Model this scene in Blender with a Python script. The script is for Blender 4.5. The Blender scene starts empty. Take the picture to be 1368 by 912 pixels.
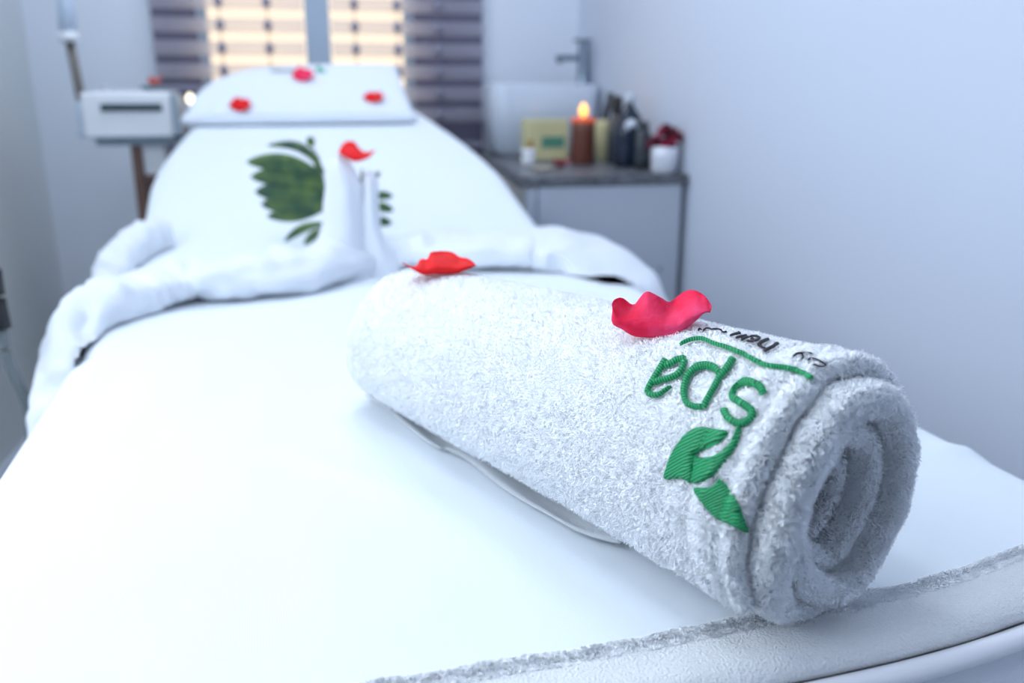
import bpy, bmesh, math, random
import numpy as np
from math import sin, cos, pi, radians, atan, sqrt, exp
from mathutils import Vector, Matrix, noise
from mathutils.bvhtree import BVHTree
from mathutils.geometry import tessellate_polygon

random.seed(4)
rng = np.random.default_rng(7)
COL = bpy.context.scene.collection

# ------------------------------------------------------------------ camera maths (1368 x 912)
F, HOR, VX = 1150., 130., 331.
PITCH = atan((456 - HOR) / F)
YAW = atan((684 - VX) * cos(PITCH) / F)
CAM = Vector((0, 0, .98))
FW = Vector((sin(YAW) * cos(PITCH), cos(YAW) * cos(PITCH), -sin(PITCH)))
RT = Vector((cos(YAW), -sin(YAW), 0))
UP = RT.cross(FW)
def ray(x, y): return FW + RT * ((x - 684) / F) + UP * ((456 - y) / F)
def at_z(x, y, z): d = ray(x, y); return CAM + d * ((z - CAM.z) / d.z)
def at_y(x, y, Y): d = ray(x, y); return CAM + d * (Y / d.y)
def at_x(x, y, X): d = ray(x, y); return CAM + d * (X / d.x)
ROOM = radians(-4)                                   # the room sits four degrees off the couch
RX = Vector((cos(ROOM), sin(ROOM), 0)); RY = Vector((-sin(ROOM), cos(ROOM), 0))
def room(x, y, z): return RX * x + RY * y + Vector((0, 0, z))
def to_room(p): return Vector((p.dot(RX), p.dot(RY), p.z))
def at_d(x, y, D): d = ray(x, y); return CAM + d * (D / d.dot(RY))
def room_px(x, y, D): return to_room(at_d(x, y, D))

# ------------------------------------------------------------------ materials
def new_mat(name):
    m = bpy.data.materials.new(name); m.use_nodes = True
    nt = m.node_tree; return m, nt, nt.nodes['Principled BSDF']
def mat(name, col, rough=.6, metal=0, bump=0, scale=60, var=0, sheen=0, trans=0, emit=None, es=0, spec=.5, vscale=None, detail=4):
    m, nt, b = new_mat(name)
    b.inputs['Base Color'].default_value = (*col, 1)
    b.inputs['Roughness'].default_value = rough
    b.inputs['Metallic'].default_value = metal
    b.inputs['Specular IOR Level'].default_value = spec
    if sheen: b.inputs['Sheen Weight'].default_value = sheen
    if trans: b.inputs['Transmission Weight'].default_value = trans
    if emit: b.inputs['Emission Color'].default_value = (*emit, 1); b.inputs['Emission Strength'].default_value = es
    tc = nt.nodes.new('ShaderNodeTexCoord')
    if bump:
        n = nt.nodes.new('ShaderNodeTexNoise'); n.inputs['Scale'].default_value = scale; n.inputs['Detail'].default_value = detail
        nt.links.new(tc.outputs['Object'], n.inputs['Vector'])
        bp = nt.nodes.new('ShaderNodeBump'); bp.inputs['Strength'].default_value = bump; bp.inputs['Distance'].default_value = .002
        nt.links.new(n.outputs['Fac'], bp.inputs['Height']); nt.links.new(bp.outputs['Normal'], b.inputs['Normal'])
    if var:
        n = nt.nodes.new('ShaderNodeTexNoise'); n.inputs['Scale'].default_value = vscale or scale * .2; n.inputs['Detail'].default_value = 3
        nt.links.new(tc.outputs['Object'], n.inputs['Vector'])
        r = nt.nodes.new('ShaderNodeValToRGB')
        r.color_ramp.elements[0].color = (*[c * (1 - var) for c in col], 1); r.color_ramp.elements[0].position = .3
        r.color_ramp.elements[1].color = (*[min(1, c * (1 + var)) for c in col], 1); r.color_ramp.elements[1].position = .7
        nt.links.new(n.outputs['Fac'], r.inputs['Fac']); nt.links.new(r.outputs['Color'], b.inputs['Base Color'])
    return m

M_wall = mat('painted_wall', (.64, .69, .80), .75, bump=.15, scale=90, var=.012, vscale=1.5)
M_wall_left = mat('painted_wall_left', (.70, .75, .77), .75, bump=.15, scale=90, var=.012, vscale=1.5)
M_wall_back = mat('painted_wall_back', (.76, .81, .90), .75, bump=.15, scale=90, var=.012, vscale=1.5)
M_ceiling = mat('ceiling_paint', (.88, .89, .9), .8, bump=.1)
M_floor = mat('floor_tile', (.55, .56, .58), .35, bump=.05, var=.06, scale=20)
M_vinyl = mat('couch_vinyl', (.80, .83, .90), .38, bump=.35, scale=420, detail=6)
M_piping = mat('couch_piping', (.90, .90, .95), .3)
M_frame = mat('couch_frame', (.7, .72, .75), .3, .6)
M_terry = mat('terry', (.9, .915, .93), .95, bump=1.0, scale=700, sheen=.2)
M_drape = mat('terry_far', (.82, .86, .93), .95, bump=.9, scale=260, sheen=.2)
M_cloth = mat('folded_cotton', (.80, .85, .93), .9, bump=.3, scale=300)
M_hem = mat('hem_cotton', (.62, .65, .68), .9, bump=.3, scale=500)
M_chrome = mat('brushed_chrome', (.22, .27, .33), .3, .7)
M_sink = mat('ceramic', (.62, .69, .80), .15)
M_cab = mat('cabinet_paint', (.50, .54, .62), .5, bump=.1, scale=200)
M_cab_front = mat('cabinet_front_wood', (.47, .47, .46), .5, bump=.1, var=.08, scale=60)
M_white = mat('white_plastic', (.86, .88, .92), .4)
M_grey = mat('grey_plastic', (.36, .44, .52), .45)
M_dark = mat('dark_plastic', (.035, .045, .055), .45)
M_black = mat('black_rubber', (.01, .01, .012), .5)
M_brown = mat('brown_wood', (.16, .09, .07), .5, var=.2, scale=40)
M_rod = mat('bronze_rod', (.17, .155, .14), .45, .2)
M_sleeve = mat('pale_blue_sleeve', (.62, .72, .86), .4)
M_hose = mat('grey_tube', (.17, .20, .21), .4)
M_pot = mat('white_pot', (.82, .84, .92), .4)
M_label = mat('white_label', (.75, .8, .9), .5)
M_yellow = mat('pale_yellow_card', (.66, .63, .36), .6, var=.1, scale=40)
M_green_card = mat('green_print', (.10, .30, .22), .6)
M_brown_card = mat('brown_print', (.42, .24, .06), .6)
M_darkbot = mat('dark_bottle', (.04, .05, .06), .15)
M_bluebot = mat('blue_glass', (.012, .022, .045), .08)
M_teal = mat('teal_dish', (.12, .2, .24), .4)
M_clearcap = mat('clear_cap', (.55, .6, .68), .2)
M_copper = mat('copper_cap', (.55, .38, .33), .3, .5)
M_maroon = mat('maroon_petal', (.14, .012, .03), .6, var=.4, scale=80)
M_crimson = mat('crimson_petal', (.40, .02, .07), .6, var=.2, scale=80)
M_coral = mat('coral_petal', (.80, .12, .08), .6)
M_beige = mat('beige_dish', (.55, .5, .42), .5)
M_bluegrey = mat('window_frame_paint', (.40, .50, .62), .5)
M_stem = mat('stem', (.08, .12, .05), .6)
M_thread_black = mat('black_thread', (.012, .008, .012), .55, bump=.4, scale=900)
M_thread_green_dim = mat('green_thread_far', (.05, .40, .27), .6)

def petal_mat(name, base, dark):
    m, nt, b = new_mat(name)
    tc = nt.nodes.new('ShaderNodeTexCoord')
    n = nt.nodes.new('ShaderNodeTexNoise'); n.inputs['Scale'].default_value = 420; n.inputs['Detail'].default_value = 6
    w = nt.nodes.new('ShaderNodeTexNoise'); w.inputs['Scale'].default_value = 45; w.inputs['Detail'].default_value = 2
    r = nt.nodes.new('ShaderNodeValToRGB')
    r.color_ramp.elements[0].position = .35; r.color_ramp.elements[0].color = (*dark, 1)
    r.color_ramp.elements[1].position = .65; r.color_ramp.elements[1].color = (*base, 1)
    nt.links.new(tc.outputs['Object'], n.inputs['Vector']); nt.links.new(tc.outputs['Object'], w.inputs['Vector'])
    nt.links.new(w.outputs['Fac'], r.inputs['Fac']); nt.links.new(r.outputs['Color'], b.inputs['Base Color'])
    bp = nt.nodes.new('ShaderNodeBump'); bp.inputs['Strength'].default_value = .8; bp.inputs['Distance'].default_value = .0008
    nt.links.new(n.outputs['Fac'], bp.inputs['Height']); nt.links.new(bp.outputs['Normal'], b.inputs['Normal'])
    b.inputs['Roughness'].default_value = .65
    b.inputs['Specular IOR Level'].default_value = .25
    t = nt.nodes.new('ShaderNodeBsdfTranslucent'); t.inputs['Color'].default_value = (*base, 1)
    mx = nt.nodes.new('ShaderNodeMixShader'); mx.inputs['Fac'].default_value = .12
    nt.links.new(b.outputs[0], mx.inputs[1]); nt.links.new(t.outputs[0], mx.inputs[2])
    nt.links.new(mx.outputs[0], nt.nodes['Material Output'].inputs['Surface'])
    return m
M_pink = petal_mat('pink_petal', (1, .075, .21), (1, .012, .07))
M_red = petal_mat('red_petal', (.95, .02, .022), (.85, .008, .012))

def sheet_mat():
    m, nt, b = new_mat('sheet_weave')
    b.inputs['Base Color'].default_value = (.82, .875, .93, 1); b.inputs['Roughness'].default_value = .8
    tc = nt.nodes.new('ShaderNodeTexCoord')
    w1 = nt.nodes.new('ShaderNodeTexWave'); w1.inputs['Scale'].default_value = 260; w1.bands_direction = 'X'
    w2 = nt.nodes.new('ShaderNodeTexWave'); w2.inputs['Scale'].default_value = 260; w2.bands_direction = 'Y'
    n = nt.nodes.new('ShaderNodeTexNoise'); n.inputs['Scale'].default_value = 14; n.inputs['Detail'].default_value = 4
    a = nt.nodes.new('ShaderNodeMath'); a.operation = 'ADD'
    for x in (w1, w2, n): nt.links.new(tc.outputs['Object'], x.inputs['Vector'])
    nt.links.new(w1.outputs['Fac'], a.inputs[0]); nt.links.new(w2.outputs['Fac'], a.inputs[1])
    b1 = nt.nodes.new('ShaderNodeBump'); b1.inputs['Strength'].default_value = .12; b1.inputs['Distance'].default_value = .0004
    b2 = nt.nodes.new('ShaderNodeBump'); b2.inputs['Strength'].default_value = .25; b2.inputs['Distance'].default_value = .006
    nt.links.new(a.outputs[0], b1.inputs['Height']); nt.links.new(n.outputs['Fac'], b2.inputs['Height'])
    nt.links.new(b2.outputs['Normal'], b1.inputs['Normal']); nt.links.new(b1.outputs['Normal'], b.inputs['Normal'])
    return m
M_sheet = sheet_mat()

def thread_mat():
    m, nt, b = new_mat('green_thread')
    uv = nt.nodes.new('ShaderNodeUVMap')
    w = nt.nodes.new('ShaderNodeTexWave'); w.inputs['Scale'].default_value = 1.0; w.bands_direction = 'X'
    w.inputs['Distortion'].default_value = 1.2; w.inputs['Detail'].default_value = 2
    nt.links.new(uv.outputs['UV'], w.inputs['Vector'])
    r = nt.nodes.new('ShaderNodeValToRGB')
    r.color_ramp.elements[0].color = (.001, .07, .02, 1); r.color_ramp.elements[1].color = (.005, .38, .13, 1)
    r.color_ramp.elements[1].position = .6
    nt.links.new(w.outputs['Fac'], r.inputs['Fac']); nt.links.new(r.outputs['Color'], b.inputs['Base Color'])
    bp = nt.nodes.new('ShaderNodeBump'); bp.inputs['Strength'].default_value = .7; bp.inputs['Distance'].default_value = .0005
    nt.links.new(w.outputs['Fac'], bp.inputs['Height']); nt.links.new(bp.outputs['Normal'], b.inputs['Normal'])
    b.inputs['Roughness'].default_value = .5
    return m
M_thread = thread_mat()

def pile_mat():
    m = bpy.data.materials.new('terry_loops'); m.use_nodes = True; nt = m.node_tree; nt.nodes.clear()
    o = nt.nodes.new('ShaderNodeOutputMaterial')
    d = nt.nodes.new('ShaderNodeBsdfDiffuse'); d.inputs['Color'].default_value = (.93, .945, .96, 1)
    t = nt.nodes.new('ShaderNodeBsdfTranslucent'); t.inputs['Color'].default_value = (.86, .88, .91, 1)
    at = nt.nodes.new('ShaderNodeAttribute'); at.attribute_name = 'pile_normal'
    nt.links.new(at.outputs['Vector'], d.inputs['Normal'])
    ng = nt.nodes.new('ShaderNodeVectorMath'); ng.operation = 'SCALE'; ng.inputs['Scale'].default_value = -1
    nt.links.new(at.outputs['Vector'], ng.inputs[0]); nt.links.new(ng.outputs[0], t.inputs['Normal'])
    ad = nt.nodes.new('ShaderNodeAddShader')
    nt.links.new(d.outputs[0], ad.inputs[0]); nt.links.new(t.outputs[0], ad.inputs[1]); nt.links.new(ad.outputs[0], o.inputs['Surface'])
    return m
M_pile = pile_mat()

def slat_mat():
    m = bpy.data.materials.new('blind_fabric'); m.use_nodes = True; nt = m.node_tree; nt.nodes.clear()
    o = nt.nodes.new('ShaderNodeOutputMaterial')
    d = nt.nodes.new('ShaderNodeBsdfDiffuse'); d.inputs['Color'].default_value = (.56, .55, .68, 1)
    t = nt.nodes.new('ShaderNodeBsdfTranslucent'); t.inputs['Color'].default_value = (.86, .82, .80, 1)
    mx = nt.nodes.new('ShaderNodeMixShader'); mx.inputs['Fac'].default_value = .6
    sh_ = nt.nodes.new('ShaderNodeBsdfTransparent'); m2 = nt.nodes.new('ShaderNodeMixShader'); m2.inputs['Fac'].default_value = .34
    nt.links.new(d.outputs[0], mx.inputs[1]); nt.links.new(t.outputs[0], mx.inputs[2])
    nt.links.new(mx.outputs[0], m2.inputs[1]); nt.links.new(sh_.outputs[0], m2.inputs[2]); nt.links.new(m2.outputs[0], o.inputs['Surface'])
    return m
M_slat = slat_mat()

def leaf_mat():
    m, nt, b = new_mat('leaf_green')
    tc = nt.nodes.new('ShaderNodeTexCoord')
    n = nt.nodes.new('ShaderNodeTexNoise'); n.inputs['Scale'].default_value = 30
    r = nt.nodes.new('ShaderNodeValToRGB')
    r.color_ramp.elements[0].color = (.018, .07, .035, 1); r.color_ramp.elements[0].position = .35
    r.color_ramp.elements[1].color = (.11, .19, .045, 1); r.color_ramp.elements[1].position = .68
    nt.links.new(tc.outputs['Object'], n.inputs['Vector']); nt.links.new(n.outputs['Fac'], r.inputs['Fac'])
    nt.links.new(r.outputs['Color'], b.inputs['Base Color']); b.inputs['Roughness'].default_value = .45
    return m
M_leaf = leaf_mat()

def candle_mat():
    m, nt, b = new_mat('candle_wax')
    b.inputs['Base Color'].default_value = (.13, .035, .018, 1); b.inputs['Roughness'].default_value = .5
    return m
M_candle = candle_mat()
M_candle_top = mat('glowing_wax_rim', (.7, .16, .05), .5, emit=(1, .10, .015), es=.4)
M_flame = mat('flame', (1, .6, .2), .5, emit=(1, .46, .07), es=2.1)
M_pale_glow = mat('pale_glow', (1, .85, .6), .5, emit=(1, .88, .66), es=2.2)

def granite_mat():
    m, nt, b = new_mat('granite')
    tc = nt.nodes.new('ShaderNodeTexCoord')
    v = nt.nodes.new('ShaderNodeTexVoronoi'); v.inputs['Scale'].default_value = 110
    r = nt.nodes.new('ShaderNodeValToRGB')
    r.color_ramp.elements[0].color = (.30, .31, .34, 1); r.color_ramp.elements[1].color = (.06, .065, .08, 1); r.color_ramp.elements[1].position = .7
    nt.links.new(tc.outputs['Object'], v.inputs['Vector']); nt.links.new(v.outputs['Distance'], r.inputs['Fac'])
    nt.links.new(r.outputs['Color'], b.inputs['Base Color']); b.inputs['Roughness'].default_value = .35
    return m
M_granite = granite_mat()

# ------------------------------------------------------------------ mesh helpers
def build(name, verts, faces, m, parent=None, uvs=None, smooth=True, org=None):
    me = bpy.data.meshes.new(name)
    if org is not None: verts = [Vector(v) - org for v in verts]
    me.from_pydata([tuple(v) for v in verts], [], faces)
    if uvs is not None:
        l = me.uv_layers.new(name='UVMap')
        idx = np.empty(len(me.loops), dtype=np.int32); me.loops.foreach_get('vertex_index', idx)
        l.data.foreach_set('uv', np.array(uvs, dtype=np.float32)[idx].ravel())
    if smooth: me.polygons.foreach_set('use_smooth', [True] * len(me.polygons))
    me.materials.append(m); me.update()
    o = bpy.data.objects.new(name, me); COL.objects.link(o)
    if parent: o.parent = parent
    return o
def thing(name, label, cat, loc=(0, 0, 0), rz=0, group=None):
    o = bpy.data.objects.new(name, None); COL.objects.link(o); o.empty_display_size = .05
    o.location = loc; o.rotation_euler = (0, 0, rz); o['label'] = label; o['category'] = cat
    if group: o['group'] = group
    return o
def tag(o, label, cat, group=None):
    o['label'] = label; o['category'] = cat
    if group: o['group'] = group
    return o
def struct(o): o['kind'] = 'structure'; return o

def box(x0, x1, y0, y1, z0, z1, bev=0, seg=2):
    bm = bmesh.new()
    bmesh.ops.create_cube(bm, size=1)
    for v in bm.verts:
        v.co = Vector((x0 + (v.co.x + .5) * (x1 - x0), y0 + (v.co.y + .5) * (y1 - y0), z0 + (v.co.z + .5) * (z1 - z0)))
    if bev: bmesh.ops.bevel(bm, geom=bm.edges[:] + bm.verts[:], offset=bev, segments=seg, profile=.5, affect='EDGES')
    return bm
def join(*bms):
    out = bmesh.new()
    for b in bms:
        me = bpy.data.meshes.new('tmp'); b.to_mesh(me); out.from_mesh(me); bpy.data.meshes.remove(me); b.free()
    return out
def obj(name, bm, m, parent=None, smooth=False):
    me = bpy.data.meshes.new(name); bmesh.ops.recalc_face_normals(bm, faces=bm.faces[:]); bm.to_mesh(me); bm.free()
    if smooth: me.polygons.foreach_set('use_smooth', [True] * len(me.polygons))
    me.materials.append(m)
    o = bpy.data.objects.new(name, me); COL.objects.link(o)
    if parent: o.parent = parent
    return o
def lathe(profile, n=32, cx=0, cy=0, sx=1, sy=1):
    bm = bmesh.new(); rings = []
    for r, z in profile:
        rings.append([bm.verts.new((cx + r * sx * cos(2 * pi * k / n), cy + r * sy * sin(2 * pi * k / n), z)) for k in range(n)])
    for a, b in zip(rings, rings[1:]):
        for k in range(n): bm.faces.new((a[k], a[(k + 1) % n], b[(k + 1) % n], b[k]))
    bm.faces.new(list(reversed(rings[0]))); bm.faces.new(rings[-1])
    return bm
def catmull(pts, n=6, closed=False):
    pts = [Vector(p) for p in pts]; out = []
    N = len(pts)
    rngk = range(N if closed else N - 1)
    for i in rngk:
        p0 = pts[(i - 1) % N] if closed or i > 0 else pts[0] * 2 - pts[1]
        p1 = pts[i]; p2 = pts[(i + 1) % N]
        p3 = pts[(i + 2) % N] if closed or i < N - 2 else pts[-1] * 2 - pts[-2]
        for k in range(n):
            t = k / n
            out.append(.5 * ((2 * p1) + (p2 - p0) * t + (2 * p0 - 5 * p1 + 4 * p2 - p3) * t * t + (3 * p1 - p0 - 3 * p2 + p3) * t ** 3))
    if not closed: out.append(pts[-1])
    return out
def tube(pts, r, n=10, ref=Vector((0, 0, 1)), shape=None):
    bm = bmesh.new(); rings = []
    for i, p in enumerate(pts):
        t = (pts[min(i + 1, len(pts) - 1)] - pts[max(i - 1, 0)]).normalized()
        a = t.cross(ref)
        if a.length < 1e-3: a = t.cross(Vector((1, 0, 0)))
        a.normalize(); b = a.cross(t).normalized()
        rr = r(i / (len(pts) - 1)) if callable(r) else r
        ring = []
        for k in range(n):
            an = 2 * pi * k / n
            ring.append(bm.verts.new(p + a * rr * cos(an) + b * rr * sin(an)))
        rings.append(ring)
    for a, b in zip(rings, rings[1:]):
        for k in range(n): bm.faces.new((a[k], a[(k + 1) % n], b[(k + 1) % n], b[k]))
    bm.faces.new(list(reversed(rings[0]))); bm.faces.new(rings[-1])
    return bm
def nz(x, y, z=0): return noise.noise(Vector((x, y, z)))
def grid_faces(nu, nv, off=0, flip=False):
    fs = []
    for i in range(nu - 1):
        for j in range(nv - 1):
            a = off + i * nv + j
            f = (a, a + nv, a + nv + 1, a + 1)
            fs.append(tuple(reversed(f)) if flip else f)
    return fs
def solid_grid(P, thick_dir):
    """closed slab from a grid of points P[i][j] and per-point thickness vectors"""
    nu, nv = len(P), len(P[0])
    top = [p for row in P for p in row]
    bot = [P[i][j] + thick_dir(i, j) for i in range(nu) for j in range(nv)]
    fs = grid_faces(nu, nv) + grid_faces(nu, nv, nu * nv, True)
    o = nu * nv
    def q(a, b): fs.append((b, a, a + o, b + o))
    for i in range(nu - 1): q(i * nv + 0, (i + 1) * nv + 0); q((i + 1) * nv + nv - 1, i * nv + nv - 1)
    for j in range(nv - 1): q(j + 1, j); q((nu - 1) * nv + j, (nu - 1) * nv + j + 1)
    return top + bot, fs

# ------------------------------------------------------------------ the room
BACK, LEFT, RIGHT, FRONT, CEIL = 2.97, -.83, .885, -1.3, 2.5
def wall(name, bm, m):
    o = obj(name, bm, m); o.rotation_euler = (0, 0, ROOM); return struct(o)
wall('floor', box(LEFT - .1, RIGHT + .1, FRONT - .1, BACK + .1, -.1, 0), M_floor)
wall('ceiling', box(LEFT - .1, RIGHT + .1, FRONT - .1, BACK + .1, CEIL, CEIL + .1), M_ceiling)
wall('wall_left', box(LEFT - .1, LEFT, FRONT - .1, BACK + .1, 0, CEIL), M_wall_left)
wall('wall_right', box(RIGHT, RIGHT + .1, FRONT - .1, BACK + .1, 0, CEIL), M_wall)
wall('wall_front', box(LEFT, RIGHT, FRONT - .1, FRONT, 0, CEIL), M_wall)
wx0 = room_px(266, 60, BACK).x; wx1 = room_px(552, 60, BACK).x
mx0 = room_px(409, 60, BACK).x; mx1 = room_px(442, 60, BACK).x
wz0, wz1 = .86, 1.95
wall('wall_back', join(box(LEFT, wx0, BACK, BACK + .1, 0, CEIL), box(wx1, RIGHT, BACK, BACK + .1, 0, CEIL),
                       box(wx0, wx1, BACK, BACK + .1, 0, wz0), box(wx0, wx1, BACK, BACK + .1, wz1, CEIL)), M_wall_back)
fr = .025
wall('window_1', join(box(wx0, wx0 + fr, BACK + .02, BACK + .07, wz0, wz1), box(wx1 - fr, wx1, BACK + .02, BACK + .07, wz0, wz1),
                      box(wx0 + fr, wx1 - fr, BACK + .02, BACK + .07, wz0, wz0 + fr), box(wx0 + fr, wx1 - fr, BACK + .02, BACK + .07, wz1 - fr, wz1),
                      box(mx0, mx1, BACK - .012, BACK + .07, wz0 + fr, wz1 - fr)), M_bluegrey)
m, nt, b = new_mat('window_glass')
tp_ = nt.nodes.new('ShaderNodeBsdfTransparent'); gl_ = nt.nodes.new('ShaderNodeBsdfGlossy'); gl_.inputs['Roughness'].default_value = .03
mx = nt.nodes.new('ShaderNodeMixShader'); mx.inputs['Fac'].default_value = .06
nt.links.new(tp_.outputs[0], mx.inputs[1]); nt.links.new(gl_.outputs[0], mx.inputs[2]); nt.links.new(mx.outputs[0], nt.nodes['Material Output'].inputs['Surface'])
M_glass = m
for nm, xa, xb in (('window_2', wx0 + fr, mx0), ('window_3', mx1, wx1 - fr)):
    wall(nm, box(xa, xb, BACK + .04, BACK + .044, wz0 + fr, wz1 - fr), M_glass)
for nm, bm in (('baseboard_left', box(LEFT, LEFT + .015, FRONT, BACK, 0, .08)), ('baseboard_back', box(LEFT + .015, .4, BACK - .015, BACK, 0, .08))):
    wall(nm, bm, M_wall)

bxa = room_px(207, 60, BACK).x; bxb = room_px(643, 60, BACK).x
M_gap_shade = mat('blind_gap_shade', (.16, .15, .22), .6)  # dark panels behind the blind ends, their colour standing in for gap shade
wall('gap_shade_1', box(bxa, wx0, BACK - .014, BACK, .80, 2.0), M_gap_shade); wall('gap_shade_2', box(wx1, bxb, BACK - .014, BACK, .80, 2.0), M_gap_shade)
# blinds
def blind(xa, xb, zb, label, cords):
    D = BACK - .055
    x0 = room_px(xa, 60, D).x; x1 = room_px(xb, 60, D).x
    t = thing('window_blind', label, 'blind', room((x0 + x1) / 2, D, zb), ROOM)
    w = (x1 - x0) / 2
    zg = [room_px(300, yy, D).z for yy in (18, 49)]
    pitch = zg[0] - zg[1]
    z = zg[0] - pitch * round((zg[0] - zb) / pitch) - 0
    while z < zb: z += pitch
    zs = []
    while z + pitch < 1.98: zs.append(z + pitch / 2); z += pitch
    vs, fs = [], []
    for zc in zs:
        o = len(vs); h = pitch * .34
        nx = 24
        for i in range(nx + 1):
            x = -w + 2 * w * i / nx
            for k in range(5):
                s = k / 4 * 2 - 1
                vs.append((x, -.012 * (1 - s * s) + s * .012 + .002 * nz(x * 6, zc * 9), zc - zb + s * h + .0015 * nz(x * 5, zc * 5 + 3)))
        fs += grid_faces(nx + 1, 5, o)
    sl = build('slats', vs, fs, M_slat, t)
    pass
    for c in cords:
        cx = room_px(c, 60, D).x - (x0 + x1) / 2
        bm = tube([Vector((cx, -.016, 0)), Vector((cx, -.016, 1.99 - zb))], .002, 6)
        kn = [lathe([(.001, zc - zb - .017), (.011, zc - zb - .010), (.013, zc - zb), (.011, zc - zb + .010), (.001, zc - zb + .017)], 10, cx, -.018) for zc in zs]
        obj('cord', join(bm, *kn), M_slat_rail, t, True)
    obj('bottom_rail', box(-w, w, -.012, .012, -.012, .006, .003), M_slat_rail, t)
    obj('head_rail', box(-w, w, -.02, .03, 1.985 - zb, 2.03 - zb, .004), M_white, t)
    return t
M_slat_rail = mat('blind_rail', (.28, .27, .36), .6)
blind(205, 407, room_px(230, 116, BACK - .055).z, 'lilac-grey slatted blind over the left half of the window, beside the white machine', (297, 360))
blind(444, 645, room_px(600, 192, BACK - .055).z, 'lilac-grey slatted blind over the right half of the window, next to the sink', (475, 531, 585))

# ------------------------------------------------------------------ massage couch
XL, XR = -.2, .545
XC = (XL + XR) / 2
def yfront(x): return .313 + .60 * max(0, abs(x - XC) - .10) ** 2
def halfw(y):
    if y < 1.95: return (XR - XL) / 2
    t = min(1, (y - 1.95) / .5)
    return (XR - XL) / 2 - .115 * t ** 1.5
def ztop(y):
    if y < 1.52: return .70
    return .70 + .30 * (sqrt((y - 1.52) ** 2 + .01) - .1) * 1.0
YEND = 2.6
couch = thing('massage_couch', 'white padded massage couch with raised backrest under the white sheet', 'massage couch', (XC, 1.3, 0))
org = Vector((XC, 1.3, 0))
def pad(name, y0, y1, thick, parent, inset=.004, yf=False):
    nx, ny = 25, 30
    P = []
    for i in range(nx):
        row = []
        for j in range(ny):
            u = i / (nx - 1) * 2 - 1; v = j / (ny - 1)
            x = XC + u * halfw(y0 + (y1 - y0) * v)
            ya = yfront(x) if yf else y0
            y = ya + (y1 - ya) * v
            e = min(1, (1 - abs(u)) * 12); f = min(1, min(v, 1 - v) * 20) if not yf else min(1, min(v * 26, (1 - v) * 20))
            row.append(Vector((XC + u * (halfw(y) - inset), y, ztop(y) - inset - .014 * ((1 - e) ** 2) - .006 * (1 - f) ** 2)))
        P.append(row)
    vs, fs = solid_grid(P, lambda i, j: Vector((0, 0, -thick)))
    return build(name, vs, fs, M_vinyl, parent, org=org)
pad('seat_cushion', .318, 1.5, .11, couch, yf=True)
pad('backrest_cushion', 1.53, YEND, .08, couch)
pp = [Vector((x, yfront(x) - .003, .6915)) for x in np.linspace(XL + .02, XR - .02, 40)]
pp = [Vector((XL - .004, 1.2, .688)), Vector((XL - .004, .8, .688)), Vector((XL - .004, .42, .688))] + pp + [Vector((XR + .004, .42, .688)), Vector((XR + .004, .8, .688)), Vector((XR + .004, 1.2, .688))]
o = obj('piping', tube([p - org for p in catmull(pp, 3)], .0062, 12), M_piping, couch, True)
obj('under_frame', join(box(-.3, .3, -.9, .2, .53, .575, .005), box(-.04, .04, .15, 1.1, .50, .56, .005)), M_frame, couch)
for sx in (-.28, .28):
    for sy in (-.85, .75):
        ztp = .53 if sy < 0 else .55
        obj('leg', tube([Vector((sx, sy, 0)), Vector((sx, sy, ztp))], .02, 14), M_frame, couch, True)
obj('cross_rail', box(-.3, .3, .73, .77, .52, .56, .004), M_frame, couch)
obj('backrest_strut', tube([Vector((0, .75, .53)), Vector((0, .85, .83))], .015, 12), M_frame, couch, True)

# sheet
def sheet():
    vs, fs, uv = [], [], []
    T = .004
    nv = 150
    us = []
    n_top = 90
    for k in range(n_top + 1): us.append(('t', -1 + 2 * k / n_top))
    prof = [('l', d) for d in (.16, .12, .08, .05, .03, .018, .009, .003)] + us + [('r', d) for d in (.003, .009, .018, .03, .05, .08, .12, .16)]
    def pt(side, a, v):
        if side == 't': x0 = XC + a * .3725
        else: x0 = XL if side == 'l' else XR
        ys = yfront(x0) + .006
        y = ys + (YEND + .01 - ys) * (v ** 1.25)
        hw = halfw(y) + .002
        z = ztop(y) + T
        if side == 't':
            x = XC + a * hw
            z += .0022 * nz(x * 6, y * 4) + .0010 * nz(x * 21, y * 9, 4)
            # soft wrinkles running out from under the roll
            for (cx, cy, ang, ln, am, wd) in CREASE:
                dx, dy = x - cx, y - cy
                a1 = dx * cos(ang) + dy * sin(ang); b1 = -dx * sin(ang) + dy * cos(ang)
                if abs(a1) < ln: z += am * exp(-(b1 / wd) ** 2) * cos(a1 / ln * pi / 2) ** 2
            ed = 1 - abs(a)
            if ed < .06: z -= .006 * (1 - ed / .06) ** 2
        else:
            s = -1 if side == 'l' else 1
            q = min(1, a / .02)
            x = XC + s * (hw + .010 * sqrt(q) + .006 * nz(y * 7, a * 6, s) * min(1, a / .05))
            z = z - .006 - a
        # front rolls down
        f = (y - ys)
        if f < .03: z -= .005 * (1 - f / .03) ** 2
        return Vector((x, y, z))
    for v in range(nv + 1):
        for s, a in prof:
            vs.append(pt(s, a, v / nv))
    n = len(prof)
    fs = grid_faces(nv + 1, n, 0, True)
    return vs, fs
CREASE = [(.30, .62, .9, .16, .003, .012), (-.02, .62, -.4, .14, .0022, .02), (.0, 1.02, .35, .2, .0025, .02), (.46, .95, 1.3, .25, .004, .02),
          (.42, .55, .7, .1, .003, .01), (.06, .60, -.95, .12, .004, .018), (.535, .52, 0, .06, .005, .012), (-.1, .85, 1.2, .2, .002, .03)]
vs, fs = sheet()
sh = thing('bed_sheet', 'smooth white sheet stretched over the whole couch', 'bed sheet', (XC, 1.3, .70)); sorg = Vector((XC, 1.3, .70))
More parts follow.
